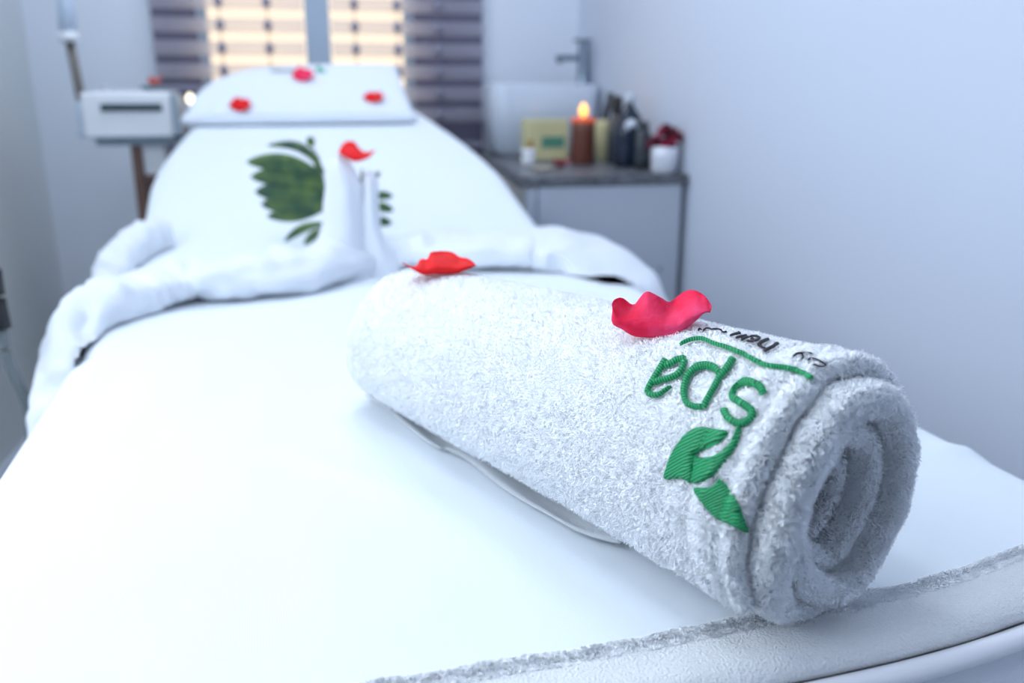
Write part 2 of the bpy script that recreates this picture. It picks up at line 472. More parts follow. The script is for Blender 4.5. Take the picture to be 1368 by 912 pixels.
so = build('sheet_cloth', vs, fs, M_sheet, sh, org=sorg)
md = so.modifiers.new('s', 'SOLIDIFY'); md.thickness = .0025; md.offset = -1
# terry hem band along the foot end
P = []
xs = np.linspace(XL - .002, XR + .002, 160)
for x in xs:
    row = []
    w = .044 + .004 * nz(x * 9, 1) + .002 * nz(x * 40, 2)
    for j in range(13):
        t = j / 12
        y = yfront(x) + .001 + w * t
        hmp = .0035 * exp(-((t - .93) / .07) ** 2) * (1 + .5 * nz(x * 60, 4))
        edge = .004 * max(0, 1 - t / .3) ** 2
        row.append(Vector((x, y, .7042 + .0028 * min(1, (1 - t) * 10 + .15) + hmp - edge * 1.6 + .0008 * nz(x * 30, t * 3))))
    P.append(row)
vs, fs = solid_grid(P, lambda i, j: Vector((0, 0, -.0035)))
hem_pts = P
hem = build('terry_hem', vs, fs, M_terry, sh, org=sorg)

# ------------------------------------------------------------------ rolled towel with embroidery
A = Vector((.2796, .3443, 0)); B = Vector((.1175, .7855, 0)); LEN = (B - A).length
AX = (B - A).normalized(); SD = Vector((AX.y, -AX.x, 0)); Z = Vector((0, 0, 1))
ZB = .7055
TURNS = 5.0
def rad(s): 
    t = min(1, max(0, s / LEN)); r = .0775 + (.068 - .0775) * t
    e = max(0, (s - (LEN - .06)) / .06)
    return r * (1 - .22 * e ** 2.5)
def groove(s):
    g = -.0008 * exp(-((s - .036) / .0035) ** 2) - .0012 * exp(-((s - .014) / .003) ** 2) - .0006 * exp(-((s - .048) / .003) ** 2) - .0005 * exp(-((s - .058) / .003) ** 2)
    g += .0008 * exp(-((s - .026) / .004) ** 2)
    return g
def ro(t, R):
    return R - .0065 * t if t < 1 else R - .0065 - .0150 * (t - 1)
def roll_pt(w, off, s):
    """w 0..1 inner to outer along the spiral, off 1 = outer face of the layer, -1 = inner face"""
    t = TURNS * (1 - w)
    ph = -pi * .80 - 2 * pi * t                          # outer end lies low on the left
    R = rad(s)
    a = max(.0045, ro(t, R)); b = max(.0025, ro(t + 1, R) + .0014 + .0011 * t)
    b = min(b, a - .002)
    r = (a + b) / 2 + off * (a - b) / 2
    if w > 1 - 1.1 / TURNS: r += groove(s)
    q = max(0, r / R)
    sx = .50 + .50 * min(1, q) ** 1.1
    x = r * sx * cos(ph); y = r * sin(ph) * (.9 + .1 * q)
    # irregular inner turns
    irr = (1 - min(1, q)) * .010
    x += irr * sin(3 * ph + 1) * .6 + irr * .35
    y += irr * sin(2 * ph + .5) * .5 - irr * .9
    bx = .0016 * nz(s * 9, sin(ph) * 2, cos(ph) * 2) + .0006 * nz(s * 40, sin(ph) * 5, cos(ph) * 5)
    inn = 1 - min(1, q); bx += inn * .006 * nz(cos(ph) * 1.7 + w * 3, sin(ph) * 1.7, s * 12 + 7)
    x += bx * cos(ph); y += bx * sin(ph)
    # weight flattens the underside
    cz = y + rad(s)
    if cz < .012: cz = .012 - (.012 - cz) * .55
    return A + AX * s + SD * x + Z * (ZB - .004 + cz)
def lip(w):
    t = (1 - w) * TURNS
    k = min(1, max(0, (t - .88) / .25)); k = k * k * (3 - 2 * k)
    base = .004 * (1 - k) + k * (-.013 + .0095 * max(0, t - 1.2) ** 1.25)
    return base + .0022 * nz(w * 40, 3) + .0012 * nz(w * 120, 8)
NW = 620
verts = []; faces = []
TH = .0135
nearS = [LEN, .43, .36, .28, .21, .15, .11, .085, .07, .06, .053, .047, .042, .038, .035, .0325, .030, .0275, .025, .022, .018, .014, .010, .006]
loop_n = 0; lipflag = []
for i in range(NW + 1):
    w = i / NW
    th = TH * (.62 + .38 * w)
    row = []
    e = lip(w)
    for s in nearS: row.append(roll_pt(w, 1, e + s * (LEN - e) / LEN))
    for k in range(1, 6):
        a = pi / 2 - pi * k / 6
        row.append(roll_pt(w, sin(a), e + .005 * (1 - cos(a))))
    for s in (.006, .014, .03, .06, .12, .25, LEN): row.append(roll_pt(w, -1, e + s * (LEN - e) / LEN))
    loop_n = len(row)
    verts += row
for i in range(NW):
    for j in range(loop_n):
        a = i * loop_n + j; b = i * loop_n + (j + 1) % loop_n
        faces.append((a, b, b + loop_n, a + loop_n))
faces.append(tuple(range(loop_n))); faces.append(tuple(reversed(range(NW * loop_n, NW * loop_n + loop_n))))
roll = thing('rolled_towel', 'thick white terry towel rolled up on the couch, embroidered with green lettering and leaves', 'towel', (A.x + AX.x * .2, A.y + AX.y * .2, .70))
rorg = Vector(roll.location)
body = build('towel_roll', verts, faces, M_terry, roll, org=rorg)
bvh = BVHTree.FromPolygons(verts, [f for f in faces if len(f) == 4])
def cast(px, py):
    d = ray(px, py).normalized(); h, n, idx, dist = bvh.ray_cast(CAM, d)
    if h is None: return None, None
    if n.dot(d) > 0: n = -n
    return h, n

# --- embroidery traced over the curved cloth
STROKES = []      # (points in photo coordinates, width)
def sp(pts, ox, oy, sc): return [(ox + x / sc, oy + y / sc) for x, y in pts]
def stroke(pts, w0, w1=None, m='g'): STROKES.append((pts, w0, w1 if w1 else w0, m))
S = lambda p: sp(p, 860, 470, 7.6)
letters = {
 's': [([(1232, 462), (1195, 390), (1130, 345), (1050, 335), (970, 365), (922, 420), (930, 485), (990, 530), (1060, 578), (1108, 620), (1100, 680), (1040, 728), (970, 738), (900, 700), (860, 650), (845, 598)], 9.5, 9)],
 'p': [([(800, 262), (735, 195), (640, 168), (560, 182), (492, 232), (450, 300), (427, 400), (432, 480), (465, 540), (540, 572), (635, 575)], 8.5, 7), ([(922, 92), (860, 190), (795, 270), (742, 370), (692, 460), (630, 580)], 8, 7)],
 'a': [([(238, 98), (200, 170), (150, 250), (102, 330), (68, 395), (62, 440)], 7.5, 6), ([(62, 425), (110, 452), (180, 450), (240, 415), (305, 372)], 8, 3), ([(225, 170), (300, 140), (360, 108), (448, 98)], 7, 6), ([(430, 105), (412, 180), (380, 240), (300, 285), (200, 310), (105, 335)], 7.5, 6)],
}
for L in letters.values():
    for pts, a, b in L: stroke(S(pts), a * 1.15, b * 1.15)
stroke(S([(1000, 745), (975, 790), (950, 860), (925, 912)]), 4.5, 6)
arc = sp([(0, 205), (60, 190), (140, 190), (230, 230), (330, 260), (440, 300), (540, 345), (640, 400), (730, 430), (850, 445), (960, 465), (1050, 500), (1110, 547)], 920, 430, 6.84)
stroke([(909, 465)] + arc, 3.5, 6.5)
T = lambda p: sp(p, 920, 430, 6.84)
for pts, w in [([(735, 188), (680, 212), (625, 242)], 4), ([(628, 240), (670, 262), (712, 285)], 3), ([(820, 226), (760, 262), (685, 300)], 4),
               ([(655, 180), (600, 165), (545, 170)], 2.4), ([(655, 182), (620, 205), (570, 215), (530, 205)], 3), ([(545, 168), (510, 182), (478, 198)], 3), ([(560, 185), (600, 195)], 2.4),
               ([(532, 157), (480, 168), (428, 180)], 3), ([(475, 135), (425, 145), (375, 160)], 3), ([(475, 135), (440, 130)], 2),
               ([(352, 125), (315, 130), (285, 106), (200, 100)], 1.5), ([(210, 102), (165, 92), (130, 114)], 1.5), ([(115, 94), (82, 112)], 1.5), ([(88, 92), (128, 106)], 1.3),
               ([(950, 350), (990, 326), (1070, 322), (1138, 331)], 2.2), ([(1030, 325), (1042, 350), (1022, 380)], 2.2),
               ([(1072, 382), (1130, 374), (1190, 388), (1240, 415)], 2.4), ([(1240, 412), (1205, 428), (1130, 430)], 2), ([(1088, 384), (1104, 408)], 1.6)]:
    stroke(T(pts), w, None, 'k')
G = lambda p: sp(p, 860, 420, 3.04)
LEAF1 = G([(92, 668), (100, 620), (120, 562), (158, 507), (208, 467), (250, 460), (300, 469), (345, 476), (342, 500), (308, 528), (262, 552), (212, 570), (214, 600), (205, 684), (160, 666)])
LEAF1B = G([(212, 568), (226, 580), (255, 584), (290, 576), (330, 550), (360, 515), (378, 488), (392, 462), (404, 468), (402, 490), (385, 532), (350, 582), (310, 632), (280, 664), (240, 684), (203, 684), (206, 620)])
LEAF2 = G([(215, 704), (265, 702), (298, 684), (312, 662), (345, 695), (375, 735), (397, 790), (412, 882), (370, 857), (310, 832), (265, 792), (235, 748)])
def ribbon(pts, w0, w1, h, lift, uvs_scale):
    c = catmull([(p[0], p[1], 0) for p in pts], 7)
    vs, uv, rows = [], [], []
    L = 0
    for i, p in enumerate(c):
        t = (c[min(i + 1, len(c) - 1)] - c[max(0, i - 1)]).normalized(); nn = Vector((-t.y, t.x, 0))
        if i: L += (c[i] - c[i - 1]).length
        ww = w0 + (w1 - w0) * i / (len(c) - 1)
        jag = .35 * (random.random() - .5)
        row = []
        for k in range(7):
            a = k / 6 * 2 - 1
            q = p + nn * a * (ww / 2 + jag)
            hp, hn = cast(q.x, q.y)
            if hp is None: row = None; break
            ends = min(1, (i + 1) / 3, (len(c) - i) / 3)
            row.append(hp + hn * (lift + h * sqrt(max(0, 1 - a * a)) * ends))
        if row is None: continue
        o = len(vs); vs += row; uv += [(L * uvs_scale, k / 6) for k in range(7)]; rows.append(o)
    fs = []
    for a, b in zip(rows, rows[1:]):
        for k in range(6): fs.append((a + k, b + k, b + k + 1, a + k + 1))
    return vs, fs, uv
def embroidery(name, strokes, m, h, lift, label=None):
    V, Fc, U = [], [], []
    for pts, a, b, _ in strokes:
        vs, fs, uv = ribbon(pts, a, b, h, lift, .09)
        o = len(V); V += vs; U += uv; Fc += [tuple(i + o for i in f) for f in fs]
    ob = build(name, V, Fc, m, roll, U, org=rorg)
    if label: ob['label'] = label
    return ob
green = [s for s in STROKES if s[3] == 'g']; black = [s for s in STROKES if s[3] == 'k']
embroidery('embroidered_lettering', green[:-2], M_thread, .0021, .0022, 'green satin-stitch letters')
embroidery('embroidered_stem', [green[-2]], M_thread, .0018, .0022)
embroidery('embroidered_line', [green[-1]], M_thread, .0018, .0022, 'curved green stitched line')
embroidery('embroidered_script', black, M_thread_black, .0009, .0022, 'small black stitched words')
def inside(poly, x, y):
    c = False; j = len(poly) - 1
    for i in range(len(poly)):
        xi, yi = poly[i]; xj, yj = poly[j]
        if (yi > y) != (yj > y) and x < (xj - xi) * (y - yi) / (yj - yi) + xi: c = not c
        j = i
    return c
def edge_d(poly, x, y):
    best = 1e9
    for i in range(len(poly)):
        ax, ay = poly[i]; bx, by = poly[(i + 1) % len(poly)]
        t = max(0, min(1, ((x - ax) * (bx - ax) + (y - ay) * (by - ay)) / ((bx - ax) ** 2 + (by - ay) ** 2 + 1e-9)))
        best = min(best, math.hypot(x - ax - t * (bx - ax), y - ay - t * (by - ay)))
    return best
def stitched_leaf(poly, name):
    poly2 = [(p.x, p.y) for p in catmull([(x, y, 0) for x, y in poly], 3, True)]
    # keep the sharp tips
    bm = bmesh.new()
    vsb = [bm.verts.new((x, y, 0)) for x, y in poly2]
    f = bm.faces.new(vsb)
    bmesh.ops.triangulate(bm, faces=[f])
    for _ in range(3):
        long = [e for e in bm.edges if e.calc_length() > 4.0]
        if not long: break
        bmesh.ops.subdivide_edges(bm, edges=long, cuts=1)
        bmesh.ops.triangulate(bm, faces=[f for f in bm.faces if len(f.verts) > 3])
        bmesh.ops.beautify_fill(bm, faces=bm.faces[:], edges=[e for e in bm.edges if not e.is_boundary])
    uv = []; vs = []
    bm.verts.ensure_lookup_table()
    for v in bm.verts:
        x, y = v.co.x, v.co.y
        hp, hn = cast(x, y)
        d = edge_d(poly2, x, y)
        vs.append(hp + hn * (.0016 + .0022 * min(1, d / 3.0)))
        uv.append(((x * .45 + y * .9) * .085, (x - y) * .02))
    fs = [tuple(v.index for v in f.verts) for f in bm.faces]
    bm.free()
    return build(name, vs, fs, M_thread, roll, uv, org=rorg)
for P_ in (LEAF1, LEAF1B, LEAF2): stitched_leaf(P_, 'embroidered_leaf')

# --- terry pile: tufts grown off the surface
def proj_np(P):
    d = P - np.array(CAM); z = d @ np.array(FW)
    return 684 + F * (d @ np.array(RT)) / z, 456 - F * (d @ np.array(UP)) / z
def tufts(V, Fq, Fn_out, dens_fn, len_fn, mask=None, count=100000, wid=.00045):
    V = np.array([tuple(v) for v in V]); Fq = np.array(Fq)
    T3 = np.concatenate([Fq[:, [0, 1, 2]], Fq[:, [0, 2, 3]]])
    a, b, c = V[T3[:, 0]], V[T3[:, 1]], V[T3[:, 2]]
    n = np.cross(b - a, c - a); ar = np.linalg.norm(n, axis=1) / 2
    n /= (2 * ar[:, None] + 1e-15)
    n *= Fn_out
    cen = (a + b + c) / 3
    w = ar * dens_fn(cen, n)
    pick = rng.choice(len(w), size=count, p=w / w.sum())
    r1 = np.sqrt(rng.random(count)); r2 = rng.random(count)
    p = a[pick] * (1 - r1)[:, None] + b[pick] * (r1 * (1 - r2))[:, None] + c[pick] * (r1 * r2)[:, None]
    nn = n[pick]
    if mask is not None:
        k = mask(p); p = p[k]; nn = nn[k]
    N = len(p)
    # coherent leaning
    f1 = np.stack([np.sin(p[:, 1] * 310 + 9 * np.sin(p[:, 0] * 95)) + np.sin(p[:, 0] * 420 + p[:, 2] * 200),
                   np.sin(p[:, 0] * 290 + 7 * np.sin(p[:, 2] * 120)) + np.sin(p[:, 1] * 390),
                   np.sin(p[:, 2] * 330 + 5 * np.sin(p[:, 1] * 105)) - .5], 1)
    lean = f1 * .42 + rng.normal(size=(N, 3)) * .45
    lean -= nn * (lean * nn).sum(1)[:, None]
    L = len_fn(p) * (.6 + .8 * rng.random(N))
    d1 = nn + lean * .7; d1 /= np.linalg.norm(d1, axis=1)[:, None]
    d2 = nn * .35 + lean * 1.3; d2 /= np.linalg.norm(d2, axis=1)[:, None] + 1e-9
    sdv = np.cross(d1, rng.normal(size=(N, 3))); sdv /= np.linalg.norm(sdv, axis=1)[:, None] + 1e-9
    base = p - nn * .0004
    mid = p + d1 * (L * .55)[:, None]; tip = mid + d2 * (L * .5)[:, None]
    W = wid * (.7 + .6 * rng.random(N))[:, None]
    vs = np.stack([base - sdv * W, base + sdv * W, mid + sdv * W * .9, mid - sdv * W * .9, tip], 1).reshape(-1, 3)
    sn = nn + rng.normal(size=(N, 3)) * .38 + lean * .2
    sn /= np.linalg.norm(sn, axis=1)[:, None]
    return vs, N, np.repeat(sn, 5, axis=0)
def tuft_obj(name, parts, org, parent):
    vs = np.concatenate([p[0] for p in parts]) - np.array(org); N = sum(p[1] for p in parts)
    me = bpy.data.meshes.new(name)
    me.vertices.add(len(vs)); me.vertices.foreach_set('co', vs.astype(np.float32).ravel())
    o = (np.arange(N) * 5)[:, None]
    li = np.concatenate([o + np.array([0, 1, 2, 3]), o + np.array([3, 2, 4])], 1).ravel()
    me.loops.add(len(li)); me.loops.foreach_set('vertex_index', li.astype(np.int32))
    tot = np.tile([4, 3], N); st = np.concatenate([[0], np.cumsum(tot)[:-1]])
    me.polygons.add(2 * N); me.polygons.foreach_set('loop_start', st.astype(np.int32)); me.polygons.foreach_set('loop_total', tot.astype(np.int32))
    me.update(calc_edges=True)
    at = me.attributes.new('pile_normal', 'FLOAT_VECTOR', 'POINT')
    at.data.foreach_set('vector', np.concatenate([p[2] for p in parts]).astype(np.float32).ravel())
    me.materials.append(M_pile)
    ob = bpy.data.objects.new(name, me); COL.objects.link(ob); ob.parent = parent; ob['kind'] = 'stuff'
    return ob
q4 = [f for f in faces if len(f) == 4]
camn = np.array(CAM); An = np.array(A); AXn = np.array(AX)
def dens(cen, n):
    s = (cen - An) @ AXn
    view = camn - cen; dist = np.linalg.norm(view, axis=1); view /= dist[:, None]
    facing = (n * view).sum(1)
    rr = np.linalg.norm((cen - An - s[:, None] * AXn)[:, :2], axis=1)
    k = np.where(facing > -.25, 1.0, .06)
    k *= np.clip((.5 / dist) ** 1.2, .15, 1.5)
    k *= np.where(s < .035, 2.3, 1.0)
    return k
wall_idx = np.arange(len(q4))
# outer turn everywhere, inner turns only close to the near end
def sel(f):
    i = f[0] // loop_n; j = f[0] % loop_n
    w = i / NW
    if w > 1 - 1.12 / TURNS: return j < len(nearS) + 6 or j <= len(nearS) + 8
    return 14 <= j <= len(nearS) + 9
qs = [f for f in q4 if sel(f)]
# orientation of the quads: compare with the outward direction on the outer layer
tst = qs[len(qs) // 2]
f0 = [f for f in q4 if f[0] // loop_n == NW - 80 and f[0] % loop_n == 6][0]
va, vb, vc = verts[f0[0]], verts[f0[1]], verts[f0[2]]
nrm = (vb - va).cross(vc - va); cc = A + AX * ((va - A).dot(AX)) + Z * (ZB + .072)
sgn = 1 if nrm.dot(va - cc) > 0 else -1
all_str = []
for pts, a, b, _ in STROKES:
    c = catmull([(p[0], p[1], 0) for p in pts], 5)
    for i, p in enumerate(c): all_str.append((p.x, p.y, (a + (b - a) * i / len(c)) / 2 + (1.6 if _ == 'g' else .3)))
all_str = np.array(all_str)
def mask(p):
    x, y = proj_np(p)
    keep = np.ones(len(p), bool)
    idx = np.where((x > 850) & (x < 1115) & (y > 425) & (y < 725))[0]
    for ch in np.array_split(idx, max(1, len(idx) // 4000)):
        d = np.hypot(x[ch][:, None] - all_str[:, 0], y[ch][:, None] - all_str[:, 1]) - all_str[:, 2]
        keep[ch[(d < 0).any(1)]] = False
    for q in (LEAF1, LEAF1B, LEAF2):
        for dx, dy in ((0, 0), (2, 0), (-2, 0), (0, 2), (0, -2)):
            X, Y_ = x[idx] + dx, y[idx] + dy; c = np.zeros(len(idx), bool); n_ = len(q)
            for a in range(n_):
                x1, y1 = q[a]; x2, y2 = q[a - 1]
                if y1 == y2: continue
                c ^= ((y1 > Y_) != (y2 > Y_)) & (X < (x2 - x1) * (Y_ - y1) / (y2 - y1) + x1)
            keep[idx[c]] = False
    return keep
def lenf(p):
    s = (p - An) @ AXn
    return np.where(s < .02, .0034, .0024)
t1 = tufts(verts, qs, sgn, dens, lenf, mask, 520000, .00034)
tuft_obj('terry_pile', [t1], rorg, roll)

# hem flap: the towel's woven end lying out on the sheet
edge_px = [(488, 528), (520, 552), (560, 585), (585, 598), (598, 597), (615, 606), (640, 626), (665, 648), (700, 672), (735, 690), (765, 703), (795, 713), (828, 724)]
P = []
ep = catmull([(x, y, 0) for x, y in edge_px], 5)
for i, p in enumerate(ep):
    t = i / (len(ep) - 1)
    lift = .0045 + .0035 * exp(-((t - .37) / .06) ** 2) + .002 * sin(t * 9)
    e = at_z(p.x, p.y, .7045 + lift)
    s = (e - A).dot(AX); foot = A + AX * s - SD * .012 + Z * .7078
    row = []
    for j in range(9):
        u = j / 8
        q = e.lerp(foot, u)
        q.z = .7045 + lift * (1 - u) ** .6 * (1 + .4 * sin(u * 7 + i * .2)) + .0012
        row.append(q)
    P.append(row)
vs, fs = solid_grid(P, lambda i, j: Vector((0, 0, -.0017)))
fl = build('hem_flap', vs, fs, M_hem, roll, org=rorg); fl['label'] = 'thin grey-white woven towel end lying on the sheet'

# tufts for the sheet hem band
hv = [p for row in hem_pts for p in row]; hf = grid_faces(len(hem_pts), 13)
def dens_h(cen, n):
    t = (cen[:, 1] - np.array([yfront(x) for x in cen[:, 0]])) / .05
    return np.where((t > .68) & (t < .97), 1.0, .0)
th_ = tufts(hv, hf, 1, dens_h, lambda p: np.full(len(p), .0017), None, 24000, .0004)
if th_[0][0::5].shape[0]:
    hp = tuft_obj('terry_edge_pile', [th_], sorg, sh)

# ------------------------------------------------------------------ petals
def traced_petal(name, top, bottom, foldd, Yd, label, m, front=-.006, back=.010, fold=.5, group=None):
    """top/bottom outlines (photo coords) of a curled petal standing at distance Yd along the view"""
    N = 46; K = 14
    def resample(pl):
        c = catmull([(x, y, 0) for x, y in pl], 8)
        L = [0]
        for a, b in zip(c, c[1:]): L.append(L[-1] + (b - a).length)
        out = []
        for k in range(N):
            t = L[-1] * k / (N - 1); j = 0
            while j < len(L) - 2 and L[j + 1] < t: j += 1
            f = (t - L[j]) / max(1e-9, L[j + 1] - L[j]); out.append(c[j].lerp(c[j + 1], f))
        return out
    tp, bt = resample(top), resample(bottom)
    P = []
    for i in range(N):
        u = i / (N - 1); row = []
        for j in range(K):
            v = j / (K - 1)
            q = bt[i].lerp(tp[i], v)
            env = sin(pi * min(1, max(0, u * .96 + .02))) ** .6
            dep = (front * sin(pi * min(1, v / fold) / 1) if v < fold else back * sin((v - fold) / (1 - fold) * pi / 2)) * env
            dep += .0016 * sin(u * 19 + v * 3) * v * env + foldd(u, v)
            d = ray(q.x, q.y); D = Yd + dep
            row.append(CAM + d * D)
        P.append(row)
    nrm = [[None] * K for _ in range(N)]
    for i in range(N):
        for j in range(K):
            a = P[min(i + 1, N - 1)][j] - P[max(i - 1, 0)][j]; b = P[i][min(j + 1, K - 1)] - P[i][max(j - 1, 0)]
            n = a.cross(b); nrm[i][j] = n.normalized() * .0005 if n.length > 1e-12 else Vector((0, 0, .0005))
    vs, fs = solid_grid(P, lambda i, j: -nrm[i][j])
    o3 = sum(vs, Vector()) / len(vs); o3.z = min(v.z for v in vs)
    ob = build(name, vs, fs, m, None, org=o3); ob.location = o3
    return tag(ob, label, 'petal', group)
c1 = lambda p: sp(p, 800, 370, 8.05)
h1, _n = cast(885, 452); D1 = (h1 - CAM).dot(FW) + .002
traced_petal('flower_petal', c1([(146, 300), (160, 262), (190, 232), (240, 219), (290, 245), (340, 285), (385, 292), (430, 235), (488, 167), (540, 155), (600, 185), (680, 225), (760, 268), (840, 210), (920, 155), (985, 137), (1060, 150), (1130, 195), (1180, 250), (1205, 310), (1200, 372)]),
             c1([(146, 300), (142, 380), (135, 460), (160, 520), (240, 556), (310, 605), (390, 640), (520, 652), (640, 662), (760, 662), (850, 655), (885, 600), (960, 540), (1060, 460), (1130, 392), (1200, 378)]),
             lambda u, v: .004 * max(0, v - .3) * sin(u * 11) - .004 * max(0, v - .5) * cos(u * 15) + .0007 * sin(u * 60 + v * 9) * v * v, D1, 'large bright pink petal with a frilled rim on the rolled towel above the lettering', M_pink, front=-.004, back=.016, fold=.45)
c2 = lambda p: sp(p, 530, 325, 11.4)
h2, _n = cast(590, 372); D2 = (h2 - CAM).dot(FW)
traced_petal('flower_petal', c2([(85, 288), (150, 318), (220, 345), (300, 338), (340, 262), (390, 232), (460, 240), (495, 175), (530, 130), (680, 115), (820, 125), (900, 165), (960, 205), (1070, 225), (1150, 270), (1205, 338)]),
             c2([(85, 292), (200, 370), (330, 448), (430, 482), (560, 470), (720, 470), (900, 462), (1050, 412), (1205, 342)]),
             lambda u, v: .003 * sin(u * 12) * v, D2, 'red petal on the far end of the rolled towel', M_red, front=-.006, back=.03, fold=.5)

def petal(loc, size, m, label, seed, tilt=(0, 0), group=None, cup=.3, stand=0, cat='petal', name='flower_petal', parent=None):
    rnd = random.Random(seed); n, k = 36, 9
    ph = rnd.random() * 6; ph2 = rnd.random() * 6
    P = []
    rows = []
    for i in range(n):
        a = 2 * pi * i / n
        R = size * (1 + .13 * sin(2 * a + ph) + .10 * sin(3 * a + ph2))
        row = []
        for j in range(k):
            r = j / (k - 1)
            z = size * (cup * r * r + .26 * r ** 3 * sin(3 * a + ph) + .13 * r ** 3 * sin(7 * a + ph2))
            row.append(Vector((R * r * cos(a), R * r * sin(a) * .8, z + .0015)))
        rows.append(row)
    vs = [v for r in rows for v in r]; fs = []
    for i in range(n):
        for j in range(k - 1):
            a = i * k + j; b = ((i + 1) % n) * k + j
            fs.append((a, b, b + 1, a + 1) if j else (a, b + 1, a + 1))
    ob = build(name, vs, fs, m, parent)
    md = ob.modifiers.new('s', 'SOLIDIFY'); md.thickness = .0008
    ob.location = loc; ob.rotation_euler = (tilt[0], tilt[1], rnd.random() * 6 if not stand else stand)
    if parent is None: tag(ob, label, cat, group)
    return ob

# ------------------------------------------------------------------ pillow and folded towel on the headrest
def surf(px0, px1, pyb, pyt, Yb, Yt, nu, nv, fn):
    return [[fn(i / (nu - 1), j / (nv - 1)) for j in range(nv)] for i in range(nu)]
# outline of the folded towel top in photo coordinates, front edge to back edge
LE = catmull([(246, 155, 2.30), (252, 140, 2.33), (262, 122, 2.38), (285, 104, 2.44), (322, 92, 2.51)], 4)
RE = catmull([(553, 152, 2.30), (549, 138, 2.33), (540, 118, 2.38), (534, 100, 2.44), (529, 86, 2.51)], 4)
nu = 40; P = []
for i in range(nu):
    u = i / (nu - 1); row = []
    for j in range(len(LE)):
        l, r_ = LE[j], RE[j]
        t = j / (len(LE) - 1)
        px = l.x + (r_.x - l.x) * u; py = l.y + (r_.y - l.y) * u; Y = l.z + (r_.z - l.z) * u
        py -= 3.2 * t * sin(pi * u)
        p = at_y(px, py, Y)
        p.z += .0015 * nz(p.x * 12, p.y * 12) - .008 * exp(-u * 25) - .006 * exp(-(1 - u) * 25)
        row.append(p)
    for k in range(1, 4):                                # roll over the back
        q = row[-1].copy(); q.y += .012; q.z -= .012 * k; row.append(q)
    P.append(row)
vs, fs = solid_grid(P, lambda i, j: Vector((0, .012, -.018)))
ft = thing('folded_towel', 'folded white towel with small stitched lettering lying on the head pillow', 'towel', (P[20][0].x, 2.4, .93))
forg = Vector(ft.location)
a_ = build('towel_fold', vs, fs, M_cloth, ft, org=forg)
# lower fold layer peeping out in front
P2 = []
for i in range(nu):
    u = i / (nu - 1); row = []
    for j in range(5):
        l = Vector((241, 160, 2.29)).lerp(Vector((246, 151, 2.32)), j / 4); r_ = Vector((557, 156, 2.29)).lerp(Vector((553, 148, 2.32)), j / 4)
        q = l.lerp(r_, u); p = at_y(q.x, q.y, q.z); row.append(p + Vector((0, 0, .001 * nz(u * 9, j))))
    P2.append(row)
vs, fs = solid_grid(P2, lambda i, j: Vector((0, .01, -.014)))
build('lower_fold', vs, fs, M_cloth, ft, org=forg)
# stitched marks
def top_at(px, py):
    best = None
    for i in range(nu - 1):
        pass
    return None
fb = BVHTree.FromPolygons([v for r in P for v in r], grid_faces(nu, len(P[0])))
def fcast(px, py):
    h, n, _, _ = fb.ray_cast(CAM, ray(px, py).normalized()); return h
V, Fc = [], []
random.seed(11)
for k in range(9):
    x0 = 362 + k * 3.6; h = 2.2 + 1.8 * random.random()
    q = [fcast(x0, 96 + h * .5), fcast(x0 + 2.2, 96 + h * .5), fcast(x0 + 2.6, 96 - h), fcast(x0 + .5, 96 - h)]
    if None in q: continue
    o = len(V); V += [p + Vector((0, -.001, .0015)) for p in q]; Fc.append((o, o + 1, o + 2, o + 3))
if V:
    so_ = build('stitched_script', V, Fc, M_teal, ft, org=forg, smooth=False)
V, Fc = [], []
for cx, cy, w, h in ((426, 93, 4.5, 4), (432, 95.5, 4, 2.2)):
    ring = [fcast(cx + w * cos(a), cy + h * sin(a)) for a in [2 * pi * k / 10 for k in range(10)]]
    if None in ring: continue
    o = len(V); V += [p + Vector((0, -.001, .0015)) for p in ring]; Fc.append(tuple(range(o, o + 10)))
if V: build('stitched_leaf', V, Fc, M_thread_green_dim, ft, org=forg, smooth=False)

# pillow under it
def cushion(cx, y0, y1, w, z0f, h, m, name, par, org):
    nx, ny = 26, 18; P = []
    for i in range(nx):
        row = []
        for j in range(ny):
            u = i / (nx - 1) * 2 - 1; v = j / (ny - 1)
            y = y0 + (y1 - y0) * v
            e = max(0, (1 - abs(u) ** 6)) ** .5 * max(0, 1 - abs(2 * v - 1) ** 6) ** .5
            row.append(Vector((cx + u * w, y, z0f(y) + h(v) * e + .004)))
        P.append(row)
    vs = [p for r in P for p in r]; o = len(vs)
    vs += [Vector((p.x, p.y, z0f(p.y) + .001)) for r in P for p in r]
    fs = grid_faces(nx, ny) + grid_faces(nx, ny, o, True)
    for i in range(nx - 1): fs.append(((i + 1) * ny, i * ny, o + i * ny, o + (i + 1) * ny)); fs.append((i * ny + ny - 1, (i + 1) * ny + ny - 1, o + (i + 1) * ny + ny - 1, o + i * ny + ny - 1))
    for j in range(ny - 1): fs.append((j, j + 1, o + j + 1, o + j)); fs.append(((nx - 1) * ny + j + 1, (nx - 1) * ny + j, o + (nx - 1) * ny + j, o + (nx - 1) * ny + j + 1))
    return build(name, vs, fs, m, par, org=org)
def pil_h(v):
    y = 2.33 + (2.55 - 2.33) * v
    zt = .928 + (1.045 - .928) * min(1, max(0, (y - 2.3) / .21)) - .016
    return max(.005, zt - (ztop(y) + .006))
po = Vector((.12, 2.4, ztop(2.4)))
pil = cushion(.125, 2.33, 2.55, .235, lambda y: ztop(y) + .006, pil_h, M_cloth, 'head_pillow', None, po)
pil.location = po; tag(pil, 'white wedge pillow on the raised head end, under the folded towel', 'pillow')

